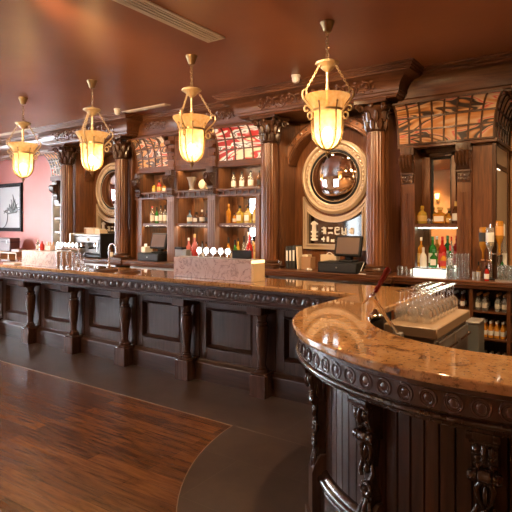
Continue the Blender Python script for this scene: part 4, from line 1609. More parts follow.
# ---- right display bay: four bottles on the shelf, five on the light box below
Y1 = 6.47
ZS = 1.7265
bottle('squat round bottle of golden spirit, leftmost on the shelf before the narrow mirror', -1.975, Y1, ZS, .225, .058, M['g_gold'], M['l_gold'], kind='squat', capm=M['g_gold'])
bottle('square bottle of pale amber spirit in the middle of the shelf before the narrow mirror', -1.76, Y1, ZS, .20, .080, M['g_amber'], M['l_white'], kind='square', capm=M['l_gold'])
bottle('low square amber bottle second from the right before the narrow mirror', -1.648, Y1 - .02, ZS, .15, .036, M['g_amber'], M['l_gold'], kind='square')
bottle('dark tall bottle with gold cap, rightmost on the shelf before the narrow mirror', -1.572, Y1, ZS, .27, .040, M['g_brown'], M['l_white'], kind='wine', capm=M['l_gold'])
sg = []
for i, (x, lb) in enumerate([(-1.875, 'small shot glass between the golden squat bottle and the square amber bottle'), (-1.845, 'small shot glass touching the square amber bottle on its left'), (-1.615, 'small shot glass in front of the dark gold-capped bottle')]):
    tag(obj('shot_glass', tumbler_mesh(.020, .055), M['tumbler']), lb, 'glass').location = (x, Y1 - .07, ZS)
ZL = 1.2015
lbx = thing('light_box', 'low glowing white light box under the bottles of the right display bay', 'bottle display', (-1.78, 6.3, ZC))
obj('glowing_front', MB().box(-2.00, -1.62, 6.20, 6.42, ZC + .0005, ZC + .085, .004), M['lightbox'], lbx, True)
obj('top_plate', MB().box(-2.01, -1.57, 6.19, 6.43, ZC + .086, ZC + .101, .003), M['clear'], lbx, True)
obj('end_cap', MB().box(-1.62, -1.58, 6.195, 6.42, ZC + .0005, ZC + .085, .003), M['steel'], lbx, True)
obj('end_cap', MB().box(-2.01, -2.0, 6.195, 6.42, ZC + .0005, ZC + .085, .003), M['steel'], lbx, True)
Y2 = 6.33
bottle('tall amber bottle with pale neck, leftmost on the light box', -1.955, Y2 + .03, ZL, .36, .044, M['g_amber'], M['l_gold'], capm=M['l_white'])
bottle('short white bottle in front of the amber one on the light box', -1.90, Y2 - .06, ZL, .24, .038, M['l_white'], M['l_white'], kind='wine', capm=M['l_white'])
bottle('tall green bottle with white label on the light box', -1.815, Y2 + .03, ZL, .37, .048, M['g_green'], M['l_white'], kind='spirit', capm=M['l_green'])
bottle('square green bottle with pale label in front of the tall green one', -1.775, Y2 - .065, ZL, .22, .044, M['g_green'], M['l_white'], kind='square', capm=M['l_green'])
bottle('tall red bottle with red cap on the light box', -1.70, Y2 + .03, ZL, .37, .046, M['g_red'], M['l_red'], kind='spirit', capm=M['redp'])
bottle('small orange bottle in front of the red one on the light box', -1.66, Y2 - .065, ZL, .19, .038, M['juice'], M['l_red'], kind='wine', capm=M['redp'])
bottle('slim bottle with red neck behind the stacked tumblers on the light box', -1.60, Y2 + .05, ZL, .37, .026, M['g_clear'], M['l_red'], capm=M['redp'])
bottle('green necked bottle beside the stacked tumblers on the light box', -1.592, Y2 - .045, ZL, .27, .028, M['g_green'], M['l_white'], kind='wine', capm=M['l_red'])
# stacked tumblers
tm_ = tag(obj('tumbler', tumbler_mesh(.0295, .069), M['tumbler']), 'clear tumbler in the block of stacked glasses beside the light box', 'glass', 'stacked tumblers beside the light box')
first = True
for row in range(1):
    for c_ in range(4):
        for lv in range(4):
            o = tm_ if first else dup(tm_, (0, 0, 0))
            first = False
            o.location = (-1.56 + c_ * .0655, 6.10 + row * .068, ZC + .0005 + lv * .0725)
for i, (x, h, lb) in enumerate([(-2.135, .115, 'tall clear glass standing alone by the fluted column of the middle mirror'), (-2.105, .11, 'second clear glass beside the fluted column, behind the first'), (-2.03, .085, 'short clear glass at the left end of the light box')]):
    tag(obj('tumbler', tumbler_mesh(.034, h), M['tumbler']), lb, 'glass').location = (x, 6.12 + .07 * (i == 1), ZC + .0005)
for i, (x, y, lb) in enumerate([(-1.285, 6.09, 'small steel spirit measure nearest the stacked tumblers'), (-1.235, 6.07, 'small steel spirit measure nearer the upturned bottles')]):
    tag(obj('spirit_measure', MB().lathe([(0, 0), (.020, 0), (.022, .09), (.019, .09), (.017, .006), (0, .006)], 18), M['steel']), lb, 'measure').location = (x, y, ZC + .0005)
# optic stand with upturned bottles
op = thing('optic_stand', 'chrome bar stand holding upturned spirit bottles at the right end of the counter', 'optic stand', (-1.13, 6.2, ZC + .0005))
obj('base', MB().lathe([(0, 0), (.06, 0), (.06, .012), (.02, .02), (.014, .03)], 20), M['black'], op)
obj('pole', MB().lathe([(.013, .02), (.013, .62), (0, .62)], 14), M['chrome'], op)
for i, (dx, dy) in enumerate(((-.085, 0), (.0, -.068), (.085, 0))):
    dz = (.20, .20, .27)[i]
    obj('measure_cup', MB().lathe([(.004, dz - .10), (.012, dz - .09), (.024, dz - .06), (.024, dz - .005), (.014, dz), (.0, dz)], 14, (dx, dy, 0)), M['clear'], op)
    obj('arm', MB().tube([(0, 0, dz + .02), (dx * .6, dy * .6, dz + .02)], .007).box(dx - .02, dx + .02, dy - .02, dy + .02, dz + .01, dz + .03, .003), M['chrome'], op)
for dx, dy, dz, g_, l_, lb in ((-.085, 0, .235, M['g_amber'], M['l_black'], 'upturned amber bottle with dark label, left on the optic stand'), (0, -.068, .235, M['g_clear'], M['l_white'], 'upturned clear bottle with white label, middle of the optic stand'), (.085, 0, .305, M['g_amber'], M['orange'], 'upturned orange-brown bottle, highest on the right of the optic stand')):
    t = thing('upturned_bottle', lb, 'bottle', (-1.13 + dx, 6.2 + dy, ZC + .0005 + dz))
    obj('body', MB().lathe([(.013, 0), (.013, .07), (.02, .10), (.040, .15), (.042, .17), (.042, .335), (.036, .35), (0, .352)], 18), g_, t, smooth=60)
    obj('label', MB().lathe([(.0425, .19), (.0432, .192), (.0432, .29), (.0425, .292)], 18), l_, t)
bottle('brown bottle standing under the upturned bottles, left of the optic pole', -1.262, 6.20, ZC + .0005, .20, .024, M['g_brown'], M['l_gold'], kind='wine')
bottle('small dark bottle standing under the middle upturned bottle', -1.15, 6.06, ZC + .0005, .17, .026, M['g_red'], M['l_white'], kind='wine')
bottle('green bottle standing behind the optic stand', -1.06, 6.40, ZC + .0005, .27, .034, M['g_green'], M['l_green'], kind='wine')
bottle('tall clear bottle with pale cap behind the optic stand by the side pane', -1.05, 6.49, ZC + .0005, .62, .035, M['g_clear'], M['l_white'], kind='wine', capm=M['l_white'])
# tray of upturned tumblers at the right end
trr = thing('glass_tray', 'shallow steel tray of upturned tumblers at the far right end of the counter', 'tray', (-.86, 6.2, ZC + .0005))
obj('tray_floor', MB().box(-.2, .2, -.15, .13, 0, .006, .002), M['steel'], trr)
obj('rim', MB().box(-.2, .2, -.155, -.148, 0, .022).box(-.2, .2, .128, .135, 0, .022).box(-.205, -.198, -.15, .13, 0, .022).box(.198, .205, -.15, .13, 0, .022), M['steel'], trr)
for r_ in range(3):
    for c_ in range(5):
        for lv in range(2):
            o = obj('tumbler', tumbler_mesh(.034, .08), M['tumbler']) if (r_, c_, lv) == (0, 0, 0) else dup(tt_, (0, 0, 0))
            if (r_, c_, lv) == (0, 0, 0):
                tt_ = tag(o, 'upturned tumbler in the tray at the far right end of the counter', 'glass', 'tumblers in the right tray')
            o.location = (-1.02 + .078 * c_, 6.10 + .08 * r_, ZC + .007 + .082 * lv)

# ---- bottles in the open shelf cabinet
def mixer(name, label, glass, capm, group, h=.19, r=.027):
    t = thing(name, label, 'bottle', (0, 0, 0), group=group)
    obj('body', MB().lathe([(r * .9, 0), (r, .008), (r, h * .52), (r * .8, h * .64), (r * .45, h * .76), (r * .42, h * .9)], 14), glass, t, smooth=60)
    obj('label', MB().lathe([(r * 1.01, h * .16), (r * 1.03, h * .17), (r * 1.03, h * .42), (r * 1.01, h * .43)], 14), M['l_white'], t)
    obj('cap', MB().lathe([(r * .5, h * .86), (r * .55, h * .88), (r * .5, h), (0, h)], 12), capm, t)
    return t


def fill(proto, xs, ys, z):
    f = True
    for y in ys:
        for x in xs:
            o = proto if f else dup(proto, (0, 0, 0))
            f = False
            o.location = (x, y, z)


fill(mixer('mixer_bottle', 'dark bottle with silver foil neck on the top shelf of the open cabinet, left compartment', M['g_brown'], M['steel'], 'dark foil-necked bottles in the open cabinet'), [-2.10 + .075 * i for i in range(10)], (6.16, 6.26), .766)
fill(mixer('mixer_bottle', 'clear mixer bottle with orange cap on the top shelf of the open cabinet', M['g_clear'], M['orange'], 'orange-capped mixers, left group', h=.185), [-1.255, -1.185], (6.14, 6.23, 6.32), .766)
fill(mixer('mixer_bottle', 'clear mixer bottle with orange cap at the right of the top cabinet shelf', M['g_clear'], M['orange'], 'orange-capped mixers, right group', h=.185), [-1.055, -.985], (6.14, 6.23, 6.32), .766)
fill(mixer('juice_bottle', 'small bottle of orange juice in the row on the middle cabinet shelf', M['juice'], M['l_white'], 'orange juice bottles on the middle shelf', h=.18), [-1.25 + .062 * i for i in range(5)], (6.15, 6.24), .471)
fill(mixer('juice_bottle', 'small bottle of orange juice in the right compartment of the middle cabinet shelf', M['juice'], M['l_white'], 'orange juice bottles right compartment', h=.18), [-.86 + .064 * i for i in range(4)], (6.15, 6.24), .471)
fill(mixer('mixer_bottle', 'dark bottle with white cap on the bottom cabinet shelf', M['g_brown'], M['l_white'], 'dark white-capped bottles on the bottom shelf', h=.24), [-1.26 + .066 * i for i in range(5)], (6.16, 6.25), .0605)
fill(mixer('mixer_bottle', 'dark bottle with foil neck on the middle shelf of the left cabinet compartment', M['g_brown'], M['steel'], 'dark bottles on the left middle shelf'), [-2.10 + .075 * i for i in range(10)], (6.16,), .471)

# ---- middle mirror counter: books, boxes, till
for i, (x, w_, h, mt, tl, dp, lb) in enumerate([(-3.752, .048, .315, 'blackm', 0, .12, 'black ring binder, leftmost of the books before the middle mirror'), (-3.699, .048, .32, 'blackm', 0, .12, 'second black binder from the left before the middle mirror'),
                                                (-3.646, .048, .325, 'blackm', 0, .10, 'third black binder, next to the leaning cream folder'), (-3.578, .026, .31, 'cream', -4, .03, 'leaning cream folder at the right end of the black binders')]):
    t = thing('binder', lb, 'book', (x, 6.25, ZC + .0005 + (.003 if tl else 0)))
    mm = roty(R(tl))
    obj('cover', MB().box(-w_ / 2, w_ / 2, -.10, dp, .001 if not tl else .0, h, .003, m=mm), M[mt], t)
    obj('pages', MB().box(-w_ / 2 + .005, w_ / 2 - .005, -.085, dp + .001, .006, h - .006, 0, m=mm), M['paper'], t)
    if mt == 'blackm':
        obj('spine_label', MB().box(-w_ * .3, w_ * .3, -.1012, -.0995, h * .35, h * .8, 0, m=mm), M['paper'], t)
bx1 = thing('cardboard_box', 'small brown box with open flaps beside the cream folder', 'box', (-3.475, 6.26, ZC + .0005))
obj('carton', MB().box(-.075, .075, -.07, .07, 0, .17, .003), M['card'], bx1)
obj('flap', MB().box(-.06, .03, -.06, .05, .171, .20, .003), M['cream'], bx1)
bx2 = thing('paper_tray', 'cream paper box with a paper loop on top, left of the till', 'box', (-3.22, 6.42, ZC + .0005))
obj('carton', MB().box(-.12, .12, -.06, .06, 0, .20, .003), M['cream'], bx2)
obj('paper_loop', MB().tube([(-.05 + .01 * i, -.02, .20 + .03 * math.sin(PI * i / 10)) for i in range(11)], .006, 6), M['paper'], bx2)
tag(obj('wine_glass', MB().lathe([(0, 0), (.03, 0), (.03, .004), (.005, .01), (.005, .05), (.022, .065), (.028, .085), (.024, .11), (.022, .11), (.025, .085), (.018, .067), (0, .06)], 18), M['tumbler']), 'small stemmed glass standing left of the black binders', 'glass').location = (-3.82, 6.08, ZC + .0005)
tag(obj('crumpled_receipt', MB().ball((0, 0, .018), (.03, .022, .018), 9, 6).ball((.03, .01, .014), (.02, .016, .014), 8, 5), M['paper']), 'crumpled white paper lying by the cash drawer', 'paper').location = (-3.36, 6.06, ZC + .0005)


def till(label, dlabel, x, y, z, big=True, slabel=''):
    d = thing('cash_drawer', dlabel, 'cash drawer', (x, y, z))
    w_ = .27 if big else .24
    obj('housing', MB().box(-w_, w_, -.17, .17, 0, .135, .006), M['black'], d)
    obj('drawer_front', MB().box(-w_ + .012, w_ - .012, -.178, -.168, .02, .115, .004), M['blackm'], d)
    obj('lock', MB().lathe([(.010, 0), (.010, .006), (0, .006)], 12, m=tr(0, -.178, .07) @ rotx(R(90))), M['steel'], d)
    s = thing('till_screen', label, 'till', (x + .07, y + .03, z + .1355))
    obj('foot', MB().box(-.10, .10, -.09, .10, 0, .022, .006).box(-.045, .045, .0, .07, .02, .10, .01), M['black'], s)
    mm = tr(0, .0, .20) @ rotx(R(-14))
    obj('casing', MB().box(-.185, .185, -.02, .03, -.135, .135, .010, m=mm), M['black'], s)
    obj('display', MB().box(-.155, .155, -.0225, -.019, -.105, .110, 0, m=mm), M['screen'], s, smooth=0)
    return s


till('black touch screen till on its cash drawer before the middle mirror', 'black cash drawer under the till screen at the middle mirror', -2.90, 6.13, ZC + .0005)
till('black touch screen till in the left bay of the bottle shelves', 'black cash drawer under the till in the left shelf bay', -6.41, 6.21, ZC + .0005, False)
pr_ = thing('receipt_printer', 'white receipt printer standing on the till drawer, left shelf bay', 'printer', (-6.59, 6.20, ZC + .136))
obj('body', MB().box(-.055, .05, -.09, .09, 0, .10, .010), M['paper'], pr_)
obj('paper_slip', MB().box(-.035, .035, -.03, -.028, .10, .15), M['white'], pr_)
cbl = tag(obj('till_cable', MB().tube([(-2.615, 6.16, ZC + .13), (-2.612, 6.10, ZC + .08), (-2.615, 6.03, ZC + .008), (-2.60, 5.965, ZC + .007), (-2.50, 5.945, ZC + .007)], .005, 6), M['white']), 'thin white cable at the right side of the till drawer', 'cable')

# ---- bottle shelves: upper niches, middle shelf, counter
YB1 = 6.47
Z2, Z1 = 2.2765, 1.7365
row = [
    # left bay upper
    ('yellow liqueur bottle in the upper niche of the left shelf bay', -6.70, Z2, .17, .034, 'g_gold', 'l_gold', 'squat'),
    ('dark red decanter bottle in the upper niche of the left shelf bay', -6.57, Z2, .22, .042, 'g_red', 'l_gold', 'squat'),
    ('small amber bottle at the right of the left upper niche', -6.45, Z2, .16, .03, 'g_amber', 'l_white', 'spirit'),
    # left bay middle
    ('bottle with red cap and white label on the left bay shelf', -6.68, Z1, .30, .038, 'g_clear', 'l_white', 'spirit'),
    ('green bottle next to the red-capped one on the left bay shelf', -6.57, Z1, .28, .032, 'g_green', 'l_white', 'wine'),
    ('tall clear bottle with pale label on the left bay shelf', -6.47, Z1, .31, .034, 'g_clear', 'l_white', 'spirit'),
    ('clear bottle with dark neck at the right end of the left bay shelf', -6.37, Z1, .31, .034, 'g_clear', 'l_white', 'wine'),
    ('clear bottle half hidden by the fluted pilaster on the left bay shelf', -6.28, Z1, .29, .032, 'g_clear', 'l_white', 'spirit'),
    # middle bay
    ('blue-grey bottle with pale label on the middle bay shelf', -5.80, Z1, .215, .045, 'g_blue', 'l_white', 'squat'),
    ('dark square bottle with white label on the middle bay shelf', -5.65, Z1, .18, .055, 'g_brown', 'l_white', 'square'),
    ('dark bottle with white cap right of the square one, middle bay shelf', -5.53, Z1, .22, .042, 'g_brown', 'l_white', 'squat'),
    ('slim dark bottle at the right end of the middle bay shelf', -5.43, Z1, .21, .030, 'g_brown', 'l_black', 'wine'),
    # right bay upper
    ('clear bottle with white label, leftmost in the right bay upper niche', -4.93, Z2, .26, .040, 'g_clear', 'l_white', 'spirit'),
    ('clear bottle with white label, second from left in the right upper niche', -4.77, Z2, .26, .040, 'g_clear', 'l_white', 'spirit'),
    ('clear bottle with white label, third from left in the right upper niche', -4.60, Z2, .27, .042, 'g_clear', 'l_white', 'spirit'),
    ('dark bottle at the right end of the right upper niche, by the column', -4.44, Z2, .26, .036, 'g_brown', 'l_black', 'spirit'),
    # right bay middle
    ('orange liqueur bottle standing apart at the left of the right bay shelf', -4.98, Z1, .30, .040, 'g_amber', None, 'spirit'),
    ('small amber bottle second from left on the right bay shelf', -4.87, Z1, .16, .028, 'g_amber', 'l_white', 'squat'),
    ('broad square whisky bottle with pale label on the right bay shelf', -4.76, Z1, .27, .056, 'g_gold', 'l_white', 'square'),
    ('second square whisky bottle with pale label on the right bay shelf', -4.61, Z1, .27, .056, 'g_gold', 'l_white', 'square'),
    ('tall golden whisky bottle at the right of the right bay shelf', -4.46, Z1, .30, .048, 'g_gold', 'l_gold', 'spirit'),
    ('slim amber bottle next to the column on the right bay shelf', -4.35, Z1, .27, .034, 'g_amber', 'l_white', 'spirit'),
]
caps = {'bottle with red cap and white label on the left bay shelf': 'redp', 'dark bottle with white cap right of the square one, middle bay shelf': 'l_white', 'orange liqueur bottle standing apart at the left of the right bay shelf': 'orange'}
for lb, x, z, h, r, g_, l_, kd in row:
    bottle(lb, x, YB1 - .06 * (z == Z1), z, h, r, M[g_], M[l_] if l_ else None, kind=kd, capm=M[caps[lb]] if lb in caps else None)
ZC_ = ZC + .0005
low = [
    ('wine bottle with pale label standing left in the right bay, behind the taps', -4.90, 6.30, .42, .040, 'g_amber', 'l_white', 'wine', None),
    ('green bottle beside the pale-labelled wine bottle in the right bay', -4.80, 6.34, .38, .038, 'g_green', 'l_green', 'wine', None),
    ('tall bottle with dark red label in the middle of the right bay counter', -4.50, 6.30, .46, .050, 'g_red', 'l_red', 'spirit', 'redp'),
    ('clear bottle behind the red one in the right bay', -4.62, 6.44, .50, .036, 'g_clear', 'l_white', 'spirit', 'l_white'),
    ('amber bottle right of the red one in the right bay', -4.43, 6.36, .45, .034, 'g_amber', 'l_gold', 'spirit', None),
    ('clear bottle with green label nearest the column in the right bay', -4.335, 6.42, .36, .034, 'g_clear', 'l_green', 'squat', 'l_green'),
    ('amber bottle behind the wine bottle against the mirror, right bay', -4.86, 6.50, .40, .036, 'g_gold', 'l_gold', 'spirit', None),
    ('dark green bottle against the mirror behind the orange bowl, right bay', -4.60, 6.54, .36, .034, 'g_green', 'l_white', 'wine', 'l_gold'),
    ('brown bottle against the mirror next to the column, right bay', -4.40, 6.52, .40, .034, 'g_brown', 'l_white', 'spirit', 'l_gold'),
    ('clear bottle with gold cap behind the bar caddy, right bay', -4.52, 6.46, .34, .032, 'g_clear', 'l_gold', 'spirit', 'l_gold'),
    ('blue bottle against the mirror of the middle bay, left of the clear one', -5.62, 6.52, .34, .034, 'g_blue', 'l_white', 'spirit', None),
    ('amber bottle at the mirror edge in the middle bay', -5.74, 6.54, .32, .032, 'g_amber', 'l_white', 'spirit', None),
    ('slim clear bottle close to the mirror in the right bay', -4.72, 6.46, .44, .034, 'g_clear', 'l_white', 'wine', None),
    ('pink gin bottle, left of the pair in the middle bay', -5.665, 6.24, .40, .050, 'g_pink', 'l_white', 'spirit', 'l_white'),
    ('pink gin bottle with gold cap, right of the pair in the middle bay', -5.555, 6.26, .46, .050, 'g_pink', 'l_red', 'spirit', 'l_gold'),
    ('clear bottle near the mirror in the middle bay', -5.44, 6.45, .30, .036, 'g_clear', 'l_white', 'spirit', None),
    ('clear bottle behind the till in the left bay', -6.28, 6.50, .34, .034, 'g_clear', 'l_white', 'spirit', None),
    ('amber bottle at the far left of the left bay, beside the printer', -6.74, 6.44, .32, .034, 'g_amber', 'l_gold', 'spirit', None),
]
for lb, x, y, h, r, g_, l_, kd, cp_ in low:
    bottle(lb, x, y, ZC_, h, r, M[g_], M[l_], kind=kd, capm=M[cp_] if cp_ else None)
v_ = thing('silver_vase', 'silver fluted vase in the upper niche of the middle shelf bay', 'vase', (-5.78, 6.44, Z2))
obj('body', MB().lathe([(0, 0), (.05, 0), (.055, .012), (.035, .03), (.045, .08), (.06, .16), (.085, .225), (.08, .225), (.055, .15), (.04, .08), (0, .05)], 24), M['steel'], v_)
pt = thing('round_plaque', 'pale round ornament leaning beside the silver vase in the upper niche', 'ornament', (-5.56, 6.46, Z2))
obj('disc', MB().lathe([(0, -.018), (.075, -.018), (.085, 0), (.075, .018), (0, .018)], 24, m=tr(0, 0, .10) @ rotx(R(80))), M['cream'], pt)
obj('stand', MB().box(-.05, .05, -.03, .06, 0, .02, .004), M['leather'], pt)
bottle('squat dark bottle right of the round ornament in the upper niche', -5.44, 6.46, Z2, .14, .04, M['g_brown'], M['l_gold'], kind='squat')
o = thing('dark_carton', 'black lidded box with grey front beside the pink bottles, middle bay', 'box', (-5.62, 6.05, ZC_))
obj('carton', MB().box(-.13, .12, -.05, .05, 0, .22, .004), M['greybox'], o)
obj('lid', MB().box(-.13, .03, -.055, .055, .2205, .255, .004), M['black'], o)
# white lamp-like basket in right bay
o = thing('fruit_bowl', 'small orange bowl with a wire rack on the right bay counter', 'bowl', (-4.66, 6.16, ZC_))
obj('bowl', MB().lathe([(0, 0), (.05, 0), (.09, .05), (.10, .09), (.094, .09), (.08, .05), (.04, .01), (0, .01)], 20), M['orange'], o)
for k_ in range(5):
    obj('wire', MB().tube([(-.07 + .035 * k_, 0, .07), (-.07 + .035 * k_, 0, .22)], .006, 6), M['white'], o)
o = thing('bar_caddy', 'red topped caddy of steel bar tools near the right end of the taps', 'caddy', (-4.42, 6.12, ZC_))
obj('cup', MB().lathe([(0, 0), (.045, 0), (.05, .14), (.044, .14), (.04, .01), (0, .01)], 18), M['redp'], o)
for k_ in range(3):
    obj('tool', MB().tube([(-.02 + .02 * k_, .0, .02), (-.04 + .04 * k_, .01, .24)], .006, 6).ball((-.04 + .04 * k_, .01, .245), .012, 8, 5), M['chrome'], o)

# far left bay: cups and glasses on the lit shelves
fl = True
for z in (1.3005, 1.5805):
    for k_ in range(3):
        for lv in range(2):
            o = tag(obj('stacked_cup', MB().lathe([(0, 0), (.025, 0), (.04, .07), (.042, .075), (.036, .075), (.022, .01), (0, .01)], 16), M['white']), 'white cup stacked on the lit shelves of the far left bay', 'cup', 'stacked cups far left bay') if fl else dup(cp0, (0, 0, 0))
            if fl:
                cp0 = o
            fl = False
            o.location = (-9.32 + .12 * k_, 6.40, z + .076 * lv)
bottle('small amber bottle on the upper lit shelf of the far left bay', -9.2, 6.42, 1.8605, .2, .035, M['g_amber'], M['l_white'])

# ---- left mirror counter: coffee machine
M['esp'] = mat('dark_steel', (.20, .18, .17), .4, .7)
em = thing('espresso_machine', 'stainless espresso machine with black lower half before the left mirror', 'coffee machine', (-8.085, 6.25, ZC_))
obj('body', MB().box(-.42, .42, .0, .26, .06, .40, .015), M['esp'], em)
obj('cup_shelf', MB().box(-.44, .44, -.16, .27, .40, .435, .008), M['steelD'], em)
obj('group_panel', MB().box(-.42, .42, -.13, .0, .27, .40, .010), M['esp'], em)
obj('drip_tray', MB().box(-.42, .42, -.20, .26, .015, .07, .006), M['black'], em)
obj('side_panel', MB().box(-.46, -.42, -.20, .27, .0, .45, .010), M['steel'], em)
obj('side_panel', MB().box(.42, .46, -.20, .27, .0, .45, .010), M['black'], em)
for x in (-.2, .2):
    h_ = obj('group_head', MB().lathe([(.045, -.05), (.045, 0), (.035, .02), (0, .02)], 18, (x, -.09, .25)), M['chrome'], em)
    obj('portafilter', MB().lathe([(.036, -.08), (.04, -.05), (0, -.05)], 16, (x, -.09, .25)).tube([(x, -.12, .19), (x, -.26, .175)], [.012, .016], 8), M['black'], h_)
obj('steam_wand', MB().tube([(.36, -.13, .34), (.37, -.2, .30), (.36, -.2, .12)], .008, 8), M['chrome'], em)
obj('gauge', MB().lathe([(.03, 0), (.03, .012), (0, .012)], 18, m=tr(0, -.13, .335) @ rotx(R(90))), M['white'], em)
for k_, (x, w_, d_, h, mt, lb) in enumerate([(-8.32, .05, .05, .10, 'card', 'small brown tin standing on the left end of the coffee machine'), (-8.14, .11, .09, .10, 'cream', 'cream cardboard carton on top of the coffee machine'), (-7.93, .08, .09, .08, 'cream', 'second lower cream carton on top of the coffee machine')]):
    t = thing('carton', lb, 'box', (x, 6.30, ZC_ + .4355))
    obj('box_body', MB().box(-w_, w_, -d_, d_, 0, h, .003), M[mt], t)
    obj('top_flap', MB().box(-w_ * .9, w_ * .5, -d_, d_ * .9, h + .0005, h + .018, .002), M['paper'], t)
t = thing('napkin_stack', 'white folded napkins heaped on a wooden board right of the coffee machine', 'napkins', (-7.43, 6.45, ZC_))
obj('board_stand', MB().box(-.14, .14, -.10, .10, 0, .30, .006), M['cream'], t)
obj('napkins', MB().add([(-.14, -.1, .301), (.14, -.1, .301), (.14, .1, .301), (-.14, .1, .301), (-.02, -.03, .40), (.06, .02, .39)], [(0, 1, 5, 4), (1, 2, 5), (2, 3, 4, 5), (3, 0, 4), (0, 3, 2, 1)]), M['paper'], t, smooth=0)
bottle('blue-grey syrup bottle beside the left mirror column', -7.36, 6.19, ZC_, .30, .035, M['g_blue'], M['l_white'])
bottle('dark syrup bottle between the napkins and the column', -7.45, 6.15, ZC_, .26, .032, M['g_brown'], M['l_white'])

# ------------------------------------------------------------------ things on the front bar
ZG = ZB + .0005
# pink marble tap plinths
def tap_plinth(label, x0, x1, y0, y1, zt, n, xs, lit):
    t = thing('beer_tap_plinth', label, 'beer taps', ((x0 + x1) / 2, (y0 + y1) / 2, ZG))
    obj('marble_block', MB().box(x0, x1, y0, y1, ZG, zt, .004), M['marble'], t, True)
    obj('drip_grid', MB().box(x0 + .02, x1 - .02, y0 + .05, y1 - .03, zt, zt + .006, .002), M['steel'], t, True)
    yb = (y0 + y1) / 2 + .005
    for x in xs:
        p = obj('tap_neck', MB().lathe([(.030, 0), (.030, .008), (.016, .014), (.014, .03)], 16, (x, yb, zt + .006)).tube([(x, yb, zt + .03), (x, yb, zt + .075)], .013, 10), M['chrome'], t, True)
        obj('badge_rim', MB().lathe([(.034, -.012), (.038, -.012), (.038, .014), (.034, .014), (.034, -.012)], 24, m=tr(x, yb, zt + .075) @ rotx(R(90))), M['chrome'], p, True)
        obj('lit_badge', MB().lathe([(0, -.010), (.0335, -.010), (.0335, .010), (.028, .016), (0, .018)], 24, m=tr(x, yb, zt + .075) @ rotx(R(90))), M['led'], p, True)
        obj('spout', MB().tube([(x, yb + .015, zt + .07), (x, yb + .07, zt + .08), (x, yb + .10, zt + .06), (x, yb + .105, zt + .01)], .009, 8), M['chrome'], p, True)
    return t


tp = tap_plinth('pink marble tap plinth with lit round badges, in front of the bottle shelves', -4.05, -2.99, 4.21, 4.42, 1.355, 5, (-3.755, -3.655, -3.555, -3.455, -3.36), True)
sgn = thing('menu_block', 'dark slate block standing at the right end of the tap plinth', 'sign', (-3.19, 4.33, 1.3625))
obj('board', MB().box(-.12, .12, -.012, .012, 0, .085, .004), M['blackm'], sgn)
obj('foot', MB().box(-.10, .10, -.03, .03, 0, .008), M['black'], sgn)
tap_plinth('pale pink marble block carrying bottles and straws near the pink wall', -6.95, -6.13, 4.14, 4.42, 1.345, 6, (), True)
tb = thing('beer_tap_bridge', 'chrome tap bridge with a row of small lit round badges behind the beer glasses', 'beer taps', (-6.13, 4.36, ZG))
obj('rail', MB().tube([(-6.60, 4.46, 1.375), (-6.05, 4.46, 1.375)], .020, 12), M['chrome'], tb, True)
for x in (-6.58, -6.08):
    obj('leg', MB().lathe([(.035, ZG), (.035, ZG + .01), (.02, ZG + .02), (.018, 1.36)], 16, (x, 4.46, 0)), M['chrome'], tb, True)
for x in (-6.55, -6.46, -6.375, -6.29, -6.205, -6.12):
    p = obj('tap_neck', MB().tube([(x, 4.46, 1.385), (x, 4.46, 1.43)], .012, 10), M['chrome'], tb, True)
    obj('badge_rim', MB().lathe([(.032, -.012), (.036, -.012), (.036, .014), (.032, .014), (.032, -.012)], 24, m=tr(x, 4.46, 1.43) @ rotx(R(90))), M['chrome'], p, True)
    obj('lit_badge', MB().lathe([(0, -.010), (.0315, -.010), (.0315, .010), (.026, .016), (0, .018)], 24, m=tr(x, 4.46, 1.43) @ rotx(R(90))), M['led'], p, True)
# end face of the plinth; warm lamplight on it imitated by glow
bl_ = thing('plinth_end_glow', 'right end face of the tap plinth, warm lamplight painted as amber glow', 'plinth end', (-2.97, 4.345, ZG))
obj('stone', MB().box(-.018, .018, -.135, .06, 0, .185, .004), mat('end_face_painted_glow', (.62, .38, .16), .3, **{'Emission Color': (1, .58, .22, 1), 'Emission Strength': .18}), bl_)
obj('lit_top', MB().box(-.018, .018, -.135, .06, .1855, .215, .004), mat('end_top_painted_glow', (1, .8, .4), .3, **{'Emission Color': (1, .76, .36, 1), 'Emission Strength': 1.6}), bl_)
# bottles and straws on the left plinth
ZT = 1.3525
bottle('clear bottle with white label on the left marble plinth', -6.73, 4.25, ZT, .15, .024, M['g_clear'], M['l_white'], kind='wine', capm=M['l_white'])
bottle('red sauce bottle on the left marble plinth', -6.63, 4.25, ZT, .13, .032, M['redp'], None, kind='wine', name='sauce_bottle', capm=M['redp'])
cd = thing('straw_caddy', 'pinkish caddy full of paper straws on the left marble plinth', 'caddy', (-6.52, 4.30, ZT))
obj('tub', MB().box(-.07, .07, -.04, .04, 0, .07, .006), M['marble'], cd)
for k_ in range(6):
    obj('straw', MB().tube([(-.055 + .022 * k_, 0, .04), (-.07 + .027 * k_, .01 * (k_ % 3), .12)], .006, 6), M['orange'] if k_ % 2 else M['paper'], cd)
